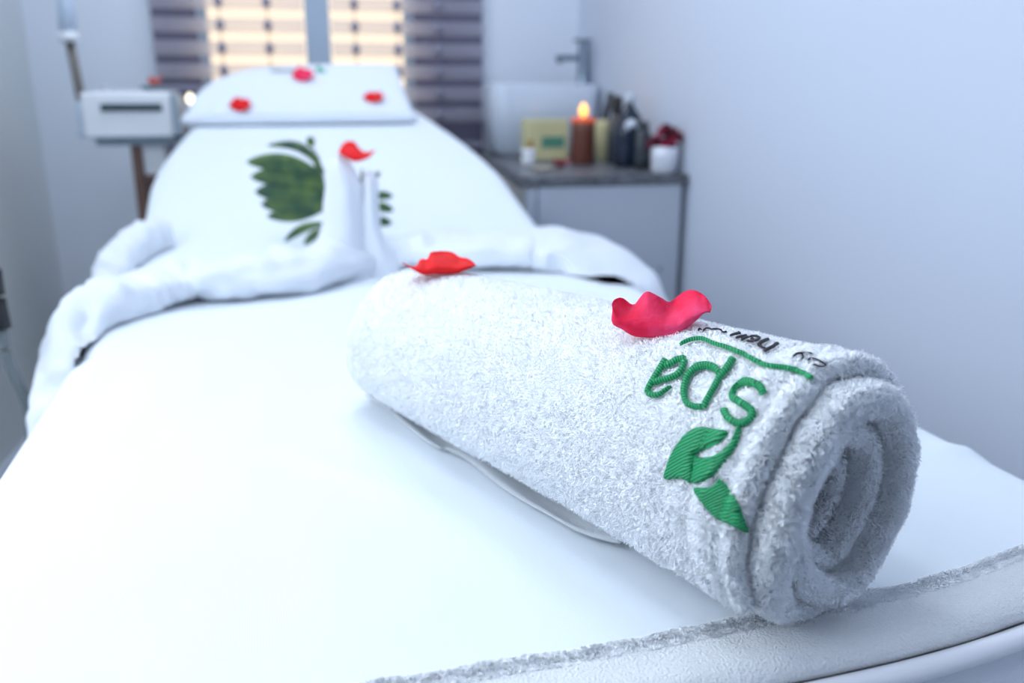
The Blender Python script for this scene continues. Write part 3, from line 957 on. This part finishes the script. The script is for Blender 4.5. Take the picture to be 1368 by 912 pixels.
def hp_(px, py):
    h = fcast(px, py); return h if h else at_y(px, py, 2.4)
G_HEAD = 'petals on the folded headrest towel'
def blob(cx, cy, w, h, label, m, D, grp, k=0):
    top = [(cx - w, cy + 1), (cx - w * .7, cy - h * .6), (cx - w * .25, cy - h * .95 - k), (cx + w * .15, cy - h * .7), (cx + w * .6, cy - h * .75 + k), (cx + w, cy)]
    bot = [(cx - w, cy + 2), (cx - w * .6, cy + h * .75), (cx, cy + h), (cx + w * .5, cy + h * .7), (cx + w, cy + 1)]
    traced_petal('flower_petal', top, bot, lambda u, v: .002 * sin(u * 9) * v, D, label, m, front=-.006, back=.018, group=grp)
def hd(px, py): return (hp_(px, py) - CAM).dot(FW) - .004
blob(321, 139, 15, 10, 'red petal at the left of the folded headrest towel', M_red, hd(321, 149), G_HEAD, 0)
blob(499, 129, 14, 8, 'red petal at the right of the folded headrest towel', M_red, hd(499, 137), G_HEAD, -1)
blob(405, 99, 15, 10, 'deep pink petal at the top middle of the folded headrest towel', M_pink, hd(405, 109), G_HEAD, 1)

# ------------------------------------------------------------------ draped towel across the couch
def sweep(path, prof, nseg, name, m, parent, org, wr=.004, seed=0, n=28, fold=.35):
    """soft flattened roll following path; prof(t)-> (half width, half height)"""
    pts = catmull(path, nseg); vs = []
    N = len(pts)
    for i, p in enumerate(pts):
        t = (pts[min(i + 1, N - 1)] - pts[max(0, i - 1)]).normalized()
        a = t.cross(Z); a = a.normalized() if a.length > .05 else Vector((0, -1, 0)); b = a.cross(t).normalized()
        f = i / (N - 1); W, H = prof(f)
        cap = min(1, sqrt(max(0.0, 1 - (1 - min(1, f * 22)) ** 2)) + .02, sqrt(max(0.0, 1 - (1 - min(1, (1 - f) * 22)) ** 2)) + .02)
        for k in range(n):
            an = 2 * pi * k / n; ca, sa = cos(an), sin(an)
            x = W * math.copysign(abs(ca) ** .8, ca) * cap; y = H * math.copysign(abs(sa) ** .8, sa) * cap
            d = wr * nz(f * 22 + seed, ca * 1.1, sa * 1.1) + wr * .6 * nz(f * 60 + seed, ca * 1.5, sa * 1.5)
            d += wr * fold * sin(f * 60 + 3 * ca + seed) * max(0, sa)
            vs.append(p + a * (x + d * ca) + b * (y + d * sa))
    fs = []
    for i in range(N - 1):
        for k in range(n): fs.append((i * n + k, i * n + (k + 1) % n, (i + 1) * n + (k + 1) % n, (i + 1) * n + k))
    fs.append(tuple(reversed(range(n)))); fs.append(tuple(range((N - 1) * n, N * n)))
    # nothing sinks through the couch top
    for v in vs:
        if XL - .005 < v.x < XR + .005 and v.z < ztop(v.y) + .0065: v.z = ztop(v.y) + .0065
    return build(name, vs, fs, m, parent, org=org)
path = [(XR + .022, 1.20, .58), (XR + .018, 1.25, .665), (XR - .015, 1.34, .718), (.46, 1.40, .730), (.36, 1.42, .732), (.26, 1.45, .730), (.17, 1.44, .728), (.09, 1.355, .730),
        (.03, 1.292, .731), (-.05, 1.282, .732), (-.12, 1.275, .731), (-.175, 1.235, .724), (-.202, 1.17, .714), (-.218, 1.10, .692), (-.228, 1.04, .65), (-.232, 1.0, .60), (-.234, .975, .52)]
dr = thing('draped_towel', 'long white towel bunched up and draped across the couch behind the rolled towel', 'towel', (.15, 1.4, .70)); dorg = Vector(dr.location)
def dprof(f):
    a = max(0, 1 - abs(f - .2) / .2); c = min(1, max(0, (f - .66) / .14)); c = c * c * (3 - 2 * c)
    W = .058 + .045 * a; H = .028 + .004 * sin(f * 17)
    return W * (1 - c) + .028 * c, H * (1 - c) + .040 * c
sweep(path, dprof, 12, 'bunched_cloth', M_drape, dr, dorg, .010, 2)
path = [(-.16, 1.66, .745), (-.195, 1.62, .738), (-.225, 1.56, .715), (-.238, 1.51, .68), (-.243, 1.48, .62), (-.244, 1.46, .54)]
sweep(path, lambda f: (.030, .032), 10, 'hanging_end', M_drape, dr, dorg, .005, 9)

# towel folded into two upright points
sw = thing('towel_figure', 'white towel folded into two upright points standing against the backrest', 'towel', (.16, 1.47, .72)); worg = Vector(sw.location)
def upright(name, centre_px, wpx, Y, seed, depth=.022, lean=0):
    vs = []; n = 26; N = len(centre_px); pts = catmull([(x, y, w) for (x, y), w in zip(centre_px, wpx)], 6)
    for i, q in enumerate(pts):
        f = i / (len(pts) - 1)
        c = at_y(q.x, q.y, Y + lean * f); sc = c.y / F * 1.04
        W = q.z / 2 * sc; D = depth * (1 - .55 * f)
        cap = sqrt(max(0, 1 - max(0, (f - .86) / .14) ** 2)) * .97 + .03
        for k in range(n):
            an = 2 * pi * k / n; ca, sa = cos(an), sin(an)
            d = .003 * nz(f * 7 + seed, ca * 2, sa * 2) + .0015 * sin(an * 5 + f * 4)
            vs.append(c + Vector(((W * cap + d) * ca, (D * cap + d) * sa, 0)))
    m_ = len(pts); fs = []
    for i in range(m_ - 1):
        for k in range(n): fs.append((i * n + k, i * n + (k + 1) % n, (i + 1) * n + (k + 1) % n, (i + 1) * n + k))
    fs.append(tuple(reversed(range(n)))); fs.append(tuple(range((m_ - 1) * n, m_ * n)))
    return build(name, vs, fs, M_drape, sw, org=worg)
upright('left_point', [(456, 384), (452, 362), (452, 335), (456, 300), (458, 265), (456, 235), (452, 207)], [92, 80, 66, 50, 46, 40, 24], 1.36, 1, .036, .05)
upright('right_point', [(506, 378), (502, 350), (495, 315), (492, 285), (492, 255), (493, 228)], [76, 50, 30, 26, 25, 20], 1.38, 5, .028, .03)

# red petal on top of the figure
traced_petal('flower_petal', [(452, 204), (457, 193), (465, 188), (474, 190), (482, 200), (491, 203), (501, 200)], [(452, 205), (462, 211), (474, 216), (488, 213), (496, 208), (501, 201)],
             lambda u, v: .003 * sin(u * 8) * v, (at_y(474, 214, 1.385) - CAM).dot(FW), 'red petal resting on the tips of the upright folded towel', M_red, front=-.008, back=.02)

# green sprigs behind the figure
def leaf(base, tip, wpx, Y0, Y1, parent, org, bend=0, curl=.004):
    n = 16; P = []
    b = Vector((base[0], base[1], 0)); t = Vector((tip[0], tip[1], 0)); d = (t - b); nn = Vector((-d.y, d.x, 0)).normalized()
    for i in range(n + 1):
        f = i / n
        c = b + d * f + nn * bend * sin(pi * f)
        w = wpx / 2 * max(0, sin(pi * min(1, f * .97 + .03) ** 1.15)) ** .62 + .15
        row = []
        for k in range(5):
            s = k / 2 - 1
            q = c + nn * w * s
            row.append(at_y(q.x, q.y, Y0 + (Y1 - Y0) * f - curl * (1 - s * s) + .003 * f * f))
        P.append(row)
    vs, fs = solid_grid(P, lambda i, j: Vector((0, .0006, 0)))
    return build('leaf', vs, fs, M_leaf, parent, org=org)
so1 = at_y(434, 300, 1.56)
s1 = thing('leafy_sprig', 'fan of broad dark green leaves on the left of the upright folded towel', 'leaves', so1, 0, 'leaf sprigs behind the towel figure')
for i, (b_, t_, w_, be) in enumerate([((432, 236), (329, 216), 25, 8), ((436, 250), (334, 236), 28, 7), ((438, 264), (340, 256), 29, 4), ((438, 272), (348, 273), 27, 1), ((438, 276), (356, 289), 20, -3),
                          ((434, 232), (356, 194), 13, 17), ((436, 298), (379, 323), 12, 6), ((436, 304), (406, 327), 12, 2), ((433, 262), (424, 206), 11, -3)]):
    leaf(b_, t_, w_, 1.56, 1.57 + .006 * i, s1, so1, be)
obj('stem', tube([p - so1 for p in catmull([at_y(432, 330, 1.56), at_y(436, 290, 1.562), at_y(434, 250, 1.562), at_y(424, 215, 1.565), at_y(416, 190, 1.57)], 5)], .0016, 8), M_stem, s1, True)
bd = lathe([(.0005, -.009), (.006, -.006), (.008, 0), (.006, .006), (.0005, .009)], 12)
bdo = obj('bud', bd, M_leaf, s1, True); bdo.location = at_y(415, 189, 1.57) - so1
so2 = at_y(500, 300, 1.56)
s2 = thing('leafy_sprig', 'three small dark green leaf tips on the right of the upright folded towel', 'leaves', so2, 0, 'leaf sprigs behind the towel figure')
for i, (b_, t_, w_, be) in enumerate([((494, 264), (525, 262), 12, -2), ((494, 276), (526, 281), 13, -2), ((494, 297), (524, 298), 13, -2), ((497, 238), (508, 230), 7, 0), ((497, 314), (507, 317), 7, 0)]):
    leaf(b_, t_, w_, 1.56, 1.565 + .002 * i, s2, so2, be)
obj('stem', tube([p - so2 for p in catmull([at_y(494, 335, 1.56), at_y(496, 300, 1.56), at_y(496, 260, 1.56), at_y(497, 236, 1.56)], 5)], .0016, 8), M_stem, s2, True)
so3 = at_y(478, 245, 1.40)
s3 = obj('flower_stalk', join(tube([p - so3 for p in catmull([at_y(480, 262, 1.40), at_y(474, 240, 1.40), at_y(464, 224, 1.40)], 5)], .0028, 8), tube([p - so3 for p in catmull([at_y(480, 262, 1.40), at_y(482, 240, 1.40), at_y(484, 226, 1.40)], 5)], .0018, 8)), M_stem, None, True)
s3.location = so3; tag(s3, 'short dark green stalk wedged between the two points of the folded towel', 'stalk')

# ------------------------------------------------------------------ vanity unit
CX0 = .468; CY0 = 1.985; CZ = .80
van = thing('vanity_cabinet', 'blue-grey vanity cabinet against the right wall beside the couch', 'cabinet', room(CX0, CY0, 0), ROOM)
W_ = RIGHT - CX0 - .004; Dp = BACK - CY0 - .004
obj('body', join(box(.03, W_ - .012, .02, Dp, .07, CZ - .024, .003), box(.05, W_ - .03, .05, Dp, 0, .07)), M_cab, van)
obj('end_panel', box(.036, W_ - .014, .008, .02, .07, CZ - .024, .002), M_cab, van)
d1_ = obj('door', box(.012, .03, .06, Dp / 2 - .003, .09, CZ - .035, .003), M_cab_front, van)
d2_ = obj('door', box(.012, .03, Dp / 2 + .003, Dp - .03, .09, CZ - .035, .003), M_cab_front, van)
for yy, dd_ in ((Dp / 2 - .04, d1_), (Dp / 2 + .04, d2_)):
    obj('handle', tube([Vector((.004, yy, .62)), Vector((.004, yy, .70))], .004, 8), M_chrome, dd_, True)
obj('edge_strip', box(.012, .034, .012, .055, .07, CZ - .026, .002), M_cab, van)
sc_ = lathe([(.006, -.001), (.006, .001)], 16)
for v in sc_.verts: v.co = Vector((v.co.x, v.co.z, v.co.y))
so_ = obj('screw_cap', sc_, M_grey, van, True); pp_ = room_px(882, 357, CY0 + .006); so_.location = (pp_.x - CX0, .006, pp_.z)
# worktop with a cut corner
bm = bmesh.new()
out = [(0, .02), (.02, 0), (W_, 0), (W_, Dp), (.055, Dp)]
lo = [bm.verts.new((x, y, CZ - .022)) for x, y in out]; hi = [bm.verts.new((x, y, CZ)) for x, y in out]
bm.faces.new(lo); bm.faces.new(hi)
for k in range(5): bm.faces.new((lo[k], lo[(k + 1) % 5], hi[(k + 1) % 5], hi[k]))
bmesh.ops.bevel(bm, geom=bm.edges[:], offset=.003, segments=2, affect='EDGES')
ct = obj('worktop', bm, M_granite); ct.location = room(CX0, CY0, 0); ct.rotation_euler = (0, 0, ROOM)
tag(ct, 'dark speckled granite worktop on the vanity cabinet', 'worktop')

# basin
bx0 = room_px(648, 130, 2.78).x; bx1 = min(room_px(796, 130, 2.78).x, RIGHT - .008)
bzt = room_px(700, 112, 2.66).z
bas = thing('wash_basin', 'square white ceramic basin on the worktop behind the candle', 'sink', room((bx0 + bx1) / 2, 2.78, CZ), ROOM)
hwx = (bx1 - bx0) / 2; hh = bzt - CZ
def rrect(hx, hy, r, z, n=6):
    out = []
    for cxs, cys, a0 in ((1, 1, 0), (-1, 1, pi / 2), (-1, -1, pi), (1, -1, 3 * pi / 2)):
        for k in range(n + 1):
            a = a0 + pi / 2 * k / n
            out.append(Vector((cxs * (hx - r) + r * cos(a), cys * (hy - r) + r * sin(a), z)))
    return out
rings = [rrect(hwx * .8, 0.090, .04, .0), rrect(hwx * .9, 0.100, .05, .02), rrect(hwx * .97, 0.115, .05, hh * .5), rrect(hwx, 0.120, .05, hh - .006), rrect(hwx - .004, 0.116, .05, hh),
         rrect(hwx - .014, 0.106, .045, hh - .001), rrect(hwx - .02, 0.100, .045, hh - .01), rrect(hwx * .8, .10, .05, hh * .35), rrect(hwx * .3, .05, .03, hh * .25)]
vs = [v for r in rings for v in r]; n = len(rings[0]); fs = []
for i in range(len(rings) - 1):
    for k in range(n): fs.append((i * n + k, i * n + (k + 1) % n, (i + 1) * n + (k + 1) % n, (i + 1) * n + k))
fs.append(tuple(reversed(range(n)))); fs.append(tuple(range(len(vs) - n, len(vs))))
build('bowl', vs, fs, M_sink, bas)
obj('tap_ledge', box(hwx - .05, hwx - .004, -.06, .06, hh - .03, hh - .0005, .004), M_sink, bas)
# tap standing on the ledge
fx = room_px(779, 110, 2.78)
tp = thing('basin_tap', 'chrome lever mixer tap on the rim of the white basin', 'tap', room(fx.x, 2.78, bzt), ROOM)
hT = room_px(779, 58, 2.78).z - bzt
obj('body', lathe([(.024, 0), (.024, .005), (.020, .008), (.0185, hT * .55), (.0185, hT - .008), (.017, hT)], 24), M_chrome, tp, True)
zs_ = room_px(760, 77, 2.78).z - bzt; xs_ = room_px(743, 77, 2.78).x - fx.x
obj('spout', join(box(xs_, 0, -.013, .013, zs_ - .010, zs_ + .008, .004), tube([Vector((xs_ + .012, 0, zs_ - .006)), Vector((xs_ + .012, 0, zs_ - .018))], .009, 14)), M_chrome, tp, True)
obj('lever', join(box(-.035, .024, -.012, .012, hT + .004, hT + .014, .004), lathe([(.016, hT), (.016, hT + .006)], 18)), M_chrome, tp, True)

# candle
def on_counter(px, py): return at_z(px, py, CZ)
def up(px, py, base): # height above the worktop of a photo row seen over that base
    d = ray(px, py); D = base.dot(RY); return (CAM + d * (D / d.dot(RY))).z - CZ
cb = on_counter(778, 219)
can = thing('pillar_candle', 'lit brown-red pillar candle at the front of the worktop', 'candle', cb, ROOM)
hc = up(778, 157, cb); rc = 19 / F * 2.0
prof = [(rc * .97, 0), (rc, .004), (rc * 1.0, hc * .35), (rc * .98, hc * .7), (rc * .99, hc - .012)]
obj('wax_body', lathe(prof, 36), M_candle, can, True)
obj('glowing_rim', lathe([(rc * .985, hc - .012), (rc * .995, hc - .004), (rc * .95, hc), (rc * .7, hc - .003), (rc * .2, hc - .005)], 36), M_candle_top, can, True)
obj('wick', tube([Vector((0, 0, hc - .006)), Vector((.001, 0, hc + .008))], .0012, 6), M_black, can, True)
fh = .038; z0 = hc + .001
obj('flame', lathe([(.002, z0), (.0095, z0 + fh * .2), (.0125, z0 + fh * .4), (.0105, z0 + fh * .65), (.005, z0 + fh * .88), (.0006, z0 + fh)], 20), M_flame, can, True)

# yellow soap box
yb = on_counter(724, 213)
t = thing('soap_box', 'pale yellow carton with a green print, left of the candle', 'carton', yb, ROOM + radians(6))
wy = 27 / F * 2.25; hy = up(722, 159, yb)
obj('carton', box(-wy - .004, wy + .02, -.028, .028, 0, hy, .004, 3), M_yellow, t)
obj('label_print', box(-.012, wy + .008, -.0292, -.0275, hy * .30, hy * .58, .0003, 1), M_green_card, t)
obj('side_print', box(-wy - .002, -wy + .014, -.0292, -.0275, hy * .2, hy * .5, .0003, 1), M_brown_card, t)
# second yellow bottle behind the candle, right
y2 = on_counter(804, 214)
t = thing('lotion_bottle', 'pale yellow bottle with a black cap just right of the candle', 'bottle', y2, ROOM)
h2_ = up(804, 160, y2)
obj('bottle_body', lathe([(.014, 0), (.017, .003), (.022, h2_ * .6), (.0225, h2_ * .92), (.017, h2_)], 24, 0, 0, 1, .7), M_yellow, t, True)
obj('pump', join(tube([Vector((.006, 0, h2_)), Vector((.022, 0, up(823, 124, y2)))], .011, 14), ), M_darkbot, t, True)
# dark bottles
def bottle(px, py, prof_px, m, label, capm=None, cap=None, flat=.8, lab=None):
    b_ = on_counter(px, py); t = thing('glass_bottle', label, 'bottle', b_, ROOM)
    sc = (b_ - CAM).dot(FW) / F
    pr = [(r_ * sc, max(0, up(px, y_, b_))) for r_, y_ in prof_px]; pr[0] = (pr[0][0], 0)
    obj('bottle_body', lathe(pr, 28, 0, 0, 1, flat), m, t, True)
    if cap:
        pc = [(r_ * sc, up(px, y_, b_)) for r_, y_ in cap]; obj('cap', lathe(pc, 20), capm, t, True)
    if lab:
        r_, ya, yb_ = lab; z_ = (up(px, ya, b_) + up(px, yb_, b_)) / 2; k = r_ * sc
        bm = lathe([(k * .3, -.001), (k, 0), (k * .3, .001)], 20)
        for v in bm.verts: v.co = Vector((v.co.x, v.co.z, v.co.y))
        rr = max(q[0] for q in pr) * flat
        lo_ = obj('label', bm, M_label, t, True); lo_.location = (-.002, -rr * .93, z_)
    return t
bottle(822, 218, [(11, 218), (12, 216), (12, 175), (10, 160), (7, 152)], M_darkbot, 'black bottle between the yellow bottle and the blue bottle', M_black, [(6, 152), (7, 150), (7, 132), (5, 128)])
bottle(838, 223, [(17, 223), (18.5, 214), (19, 185), (18.5, 168), (16, 156), (10, 147), (6, 142), (5, 136)], M_bluebot, 'dark blue glass bottle with a round white label and clear cap', M_clearcap, [(5.5, 138), (6.5, 136), (6.5, 127), (4.5, 124)], .75, (9, 160, 176))
bottle(858, 226, [(10, 226), (11, 213), (11, 185), (9, 176), (6, 172)], M_darkbot, 'squat dark bottle between the blue bottle and the white flower pot', M_dark, [(6, 172), (6.5, 170), (6.5, 164), (4, 162)])
bottle(682, 203, [(14, 203), (16, 200), (16, 182), (12, 177), (8, 176)], M_darkbot, 'low dark jar at the back left of the worktop, behind the white jar', M_dark, [(8, 176), (8, 171), (6, 170)])
# flower pot
fb_ = room(.838, 2.045, CZ)
t = thing('flower_pot', 'small white pot of dark red flowers on the worktop corner by the wall', 'flower pot', fb_, ROOM)
hp2 = up(893, 196, fb_); s_ = 2.02 / F
obj('pot', lathe([(15 * s_, 0), (17 * s_, .003), (19 * s_, hp2 * .7), (19.5 * s_, hp2), (17 * s_, hp2), (15 * s_, hp2 * .7)], 28), M_pot, t, True)
rnd = random.Random(5)
for k in range(14):
    a = rnd.random() * 6.28; r = rnd.random() ** .5 * .030
    pz = petal((r * cos(a) + .006, r * sin(a) * .6, hp2 + .002 + .028 * rnd.random() + (.006 if cos(a) > 0 else 0)), .020, M_maroon if k % 3 else M_crimson, '', 50 + k, (rnd.uniform(-.8, .8), rnd.uniform(-.8, .8)), None, .6, name='petal', parent=t)
for k in range(3):
    petal((-.036 + .006 * k, -.004, hp2 - .002 + .006 * k), .014, M_maroon, '', 80 + k, (1.0, -.6), None, .6, name='petal', parent=t)
# white jar, beige dish, red petal
jb = on_counter(706, 221)
t = thing('cream_jar', 'small white lidded jar in front of the yellow carton', 'jar', jb, ROOM)
hj = up(706, 199, jb)
obj('jar', lathe([(.017, 0), (.019, .002), (.019, hj * .6), (.017, hj * .66)], 24), M_white, t, True)
obj('lid', lathe([(.0185, hj * .67), (.0195, hj * .7), (.0195, hj * .97), (.017, hj)], 24), M_pot, t, True)
d_ = on_counter(724, 228)
o = obj('shallow_dish', lathe([(.014, 0), (.024, .003), (.028, .008), (.027, .009), (.022, .005), (.005, .004)], 28), M_beige, None, True)
o.location = d_; tag(o, 'shallow beige dish at the front left corner of the worktop', 'dish')
petal(on_counter(749, 225) + Vector((0, 0, .002)), .026, M_crimson, 'crimson petal lying on the worktop at the foot of the candle', 33, (0, 0), None, .55)

# ------------------------------------------------------------------ left: trolley and machine
YM = 2.42
def L(px, py, Y=YM): return at_y(px, py, Y)
ml = L(113, 185); mr = L(243, 185); mt = L(115, 124)
ztr = ml.z - .002
tr = thing('wooden_trolley', 'dark brown wooden trolley under the white machine, left of the headrest', 'trolley', ((ml.x + mr.x) / 2, YM + .13, 0))
tw = (mr.x - ml.x) / 2
obj('top_shelf', box(-tw + .02, tw + .045, -.10, .16, ztr - .018, ztr, .002), M_grey, tr)
lxL = L(179, 200).x - (ml.x + mr.x) / 2; lxR = tw + .03
zsh = L(185, 236).z
for x_ in (lxL, lxR):
    for y_ in (-.085, .145): obj('leg', box(x_ - .012, x_ + .012, y_ - .012, y_ + .012, 0, ztr - .018, .002), M_brown, tr)
obj('lower_shelf', box(lxL + .012, lxR - .012, -.09, .15, zsh - .016, zsh, .002), M_brown, tr)
wb = thing('storage_box', 'white box on the lower shelf of the brown trolley', 'box', (L(206, 226).x, YM + .10, zsh + .001))
obj('box_body', box(-.028, .028, -.06, .06, 0, .07, .004), M_white, wb); obj('lid', box(-.03, .03, -.062, .062, .07, .082, .003), M_pot, wb)

mc = thing('facial_machine', 'white box-shaped beauty machine with a row of dark buttons and a tall rod', 'machine', ((ml.x + mr.x) / 2, YM + .1, ztr + .001)); mo = Vector(mc.location)
hb = mt.z - ztr
xr_ = L(229, 150).x - mo.x
obj('housing', box(-tw, xr_, -.1, .13, 0, hb, .008, 3), M_white, mc)
obj('side_panel', box(xr_, tw, -.098, .13, .004, hb - .003, .006, 2), M_grey, mc)
obj('top_plate', box(-tw + .03, tw - .01, -.08, .11, hb, hb + .004, .0015), M_white, mc)
sl = L(135, 149) - mo; sr = L(216, 138) - mo
obj('display_recess', box(sl.x, sr.x, -.1025, -.099, sl.z, sr.z, .001, 1), M_teal, mc)
nb = 8; b0 = None
for k in range(nb):
    x_ = sl.x + (sr.x - sl.x) * (k + .5) / nb; zc_ = (sl.z + sr.z) / 2
    obj('button', box(x_ - .008, x_ + .008, -.107, -.1025, zc_ - .006, zc_ + .006, .0015), M_dark, mc)
obj('trim_strip', box(-tw + .01, xr_ - .004, -.104, -.1, .001, .006, .001), M_grey, mc)
br0 = L(101, 182) - mo
obj('bracket', join(box(br0.x, -tw, -.05, .0, .0, hb * .8, .004), box(br0.x - .006, br0.x + .02, -.055, .005, .004, .02, .003)), M_sleeve, mc)
pA = L(107, 128, YM + .07) - mo; pB = L(92, 50, YM + .07) - mo; pC = L(82, -60, YM + .07) - mo
pA0 = Vector((pA.x + .002, -.025, hb * .5))
obj('rod', tube([pA0, Vector((pA.x, -.025, pA.z)), pB], .0115, 14), M_rod, mc, True)
obj('sleeve', tube([pB, pB.lerp(pC, .5), pC], .021, 18), M_sleeve, mc, True)
obj('rod_collar', tube([pB - (pB - pA).normalized() * .01, pB + (pB - pA).normalized() * .012], .0235, 18), M_white, mc, True)
kb = L(142, 119, YM + .12) - mo
obj('dial_knob', lathe([(.012, hb + .003), (.012, hb + .012), (.009, hb + .015)], 20, kb.x, .02), M_clearcap, mc, True)
dp = Vector((L(198, 118).x, YM + .1, mo.z + hb + .0045))
o = obj('small_dish', lathe([(.018, 0), (.026, .004), (.030, .012), (.028, .0125), (.02, .006), (.004, .005)], 28), M_teal, None, True)
o.location = dp; tag(o, 'dark teal dish on top of the white machine', 'dish')
petal(dp + Vector((.014, -.004, .013)), .024, M_coral, 'coral flower in the dark dish on the white machine', 61, (radians(20), 0), None, .7, cat='flower', name='coral_flower')

# pale glowing spot of unknown source, shaped as a candle in a glass
tc_ = L(256, 150, 2.47); tb = Vector((L(256, 150, 2.47).x, 2.47, ztr + .0005))
t = thing('bright_spot_glass', 'small pale glowing spot on a glass stem between the machine and the headrest pillow', 'candle', tb)
zf = L(256, 133, 2.47).z - tb.z
obj('glass', lathe([(.016, 0), (.017, .002), (.010, .012), (.010, zf - .045), (.018, zf - .03), (.0185, zf - .014)], 24), M_clearcap, t, True)
obj('wax', lathe([(.016, zf - .0135), (.016, zf - .011)], 20), M_pot, t, True)
obj('flame', lathe([(.003, zf - .011), (.010, zf - .004), (.0115, zf + .002), (.008, zf + .010), (.001, zf + .017)], 18), M_pale_glow, t, True)

# bent tube stand at far left
YH = 1.05
q = [at_y(-12, 360, YH), at_y(-6, 400, YH), at_y(2, 438, YH), at_y(8, 475, YH), at_y(22, 508, YH), at_y(36, 540, YH), at_y(42, 580, YH), at_y(44, 640, YH)]
q.append(Vector((q[-1].x, YH, .25))); q.append(Vector((q[-1].x, YH, .03)))
hb_ = Vector((q[-1].x, YH, 0))
st = thing('bent_tube_stand', 'bent grey tube stand with a black grip at the far left, beside the couch', 'stand', hb_)
obj('tube', tube([p - hb_ for p in catmull(q[2:], 6)], .0062, 14), M_hose, st, True)
obj('grip', tube([p - hb_ for p in catmull(q[0:3], 6)], .0105, 16), M_black, st, True)
obj('base', lathe([(.09, 0), (.09, .012), (.03, .022), (.012, .035)], 32), M_hose, st, True)

# ------------------------------------------------------------------ lights
def area(name, loc, sx, sy, power, col, rot=(0, 0, 0), parent=None):
    l = bpy.data.lights.new(name, 'AREA'); l.shape = 'RECTANGLE'; l.size = sx; l.size_y = sy; l.energy = power; l.color = col
    o = bpy.data.objects.new(name, l); COL.objects.link(o); o.location = loc; o.rotation_euler = rot
    if parent: o.parent = parent
    return o
def ceiling_light(x, y, power, label):
    c = thing('ceiling_light', label, 'ceiling light', room(x, y, CEIL), ROOM, 'ceiling light panels')
    obj('frame', join(box(-.32, .32, -.32, -.30, -.03, 0), box(-.32, .32, .30, .32, -.03, 0), box(-.32, -.30, -.30, .30, -.03, 0), box(.30, .32, -.30, .30, -.03, 0)), M_white, c)
    obj('diffuser', box(-.30, .30, -.30, .30, -.012, -.004), M_diffuser, c)
    area('panel_lamp', (0, 0, -.02), .58, .58, power, (.79, .88, 1.0), (0, 0, 0), c)
M_diffuser = mat('lamp_diffuser', (.9, .9, .9), .5, emit=(.8, .9, 1), es=2)
ceiling_light(0, 1.95, 10.5, 'square white light panel in the ceiling above the head of the couch')
ceiling_light(-.35, .35, 4.6, 'square white light panel in the ceiling above the foot of the couch')
pl = bpy.data.lights.new('candle_glow', 'POINT'); pl.energy = .035; pl.color = (1, .5, .15); pl.shadow_soft_size = .012
plo = bpy.data.objects.new('candle_glow', pl); COL.objects.link(plo); plo.parent = can; plo.location = (0, 0, hc + .05)

# unseen panel added on the left wall to light the towel roll's left side
wall('fill_panel_frame', join(box(LEFT, LEFT + .02, -.1, -.06, .95, 1.95), box(LEFT, LEFT + .02, 1.16, 1.2, .95, 1.95), box(LEFT, LEFT + .02, -.06, 1.16, .95, .99), box(LEFT, LEFT + .02, -.06, 1.16, 1.91, 1.95)), M_white)
wall('fill_panel', box(LEFT, LEFT + .006, -.06, 1.16, .99, 1.91), M_diffuser)
area('left_fill_light', room(LEFT + .03, .55, 1.45), 1.15, .88, 5.2, (.79, .88, 1.0), (0, -pi / 2, ROOM))
w = bpy.data.worlds.new('World'); bpy.context.scene.world = w; w.use_nodes = True
bg = w.node_tree.nodes['Background']; bg.inputs['Color'].default_value = (1.0, .82, .62, 1); bg.inputs['Strength'].default_value = 1.35

# ------------------------------------------------------------------ camera
cd = bpy.data.cameras.new('Camera'); co = bpy.data.objects.new('Camera', cd); COL.objects.link(co)
cd.sensor_width = 36; cd.lens = F / 1368 * 36; cd.clip_start = .01
co.matrix_world = Matrix(((RT.x, UP.x, -FW.x, CAM.x), (RT.y, UP.y, -FW.y, CAM.y), (RT.z, UP.z, -FW.z, CAM.z), (0, 0, 0, 1)))
cd.dof.use_dof = True; cd.dof.focus_distance = .51; cd.dof.aperture_fstop = 4.6
sc = bpy.context.scene; sc.camera = co
sc.view_settings.view_transform = 'Standard'; sc.view_settings.look = 'None'; sc.view_settings.gamma = 1
sc.view_settings.use_curve_mapping = False; sc.view_settings.exposure = 0.12
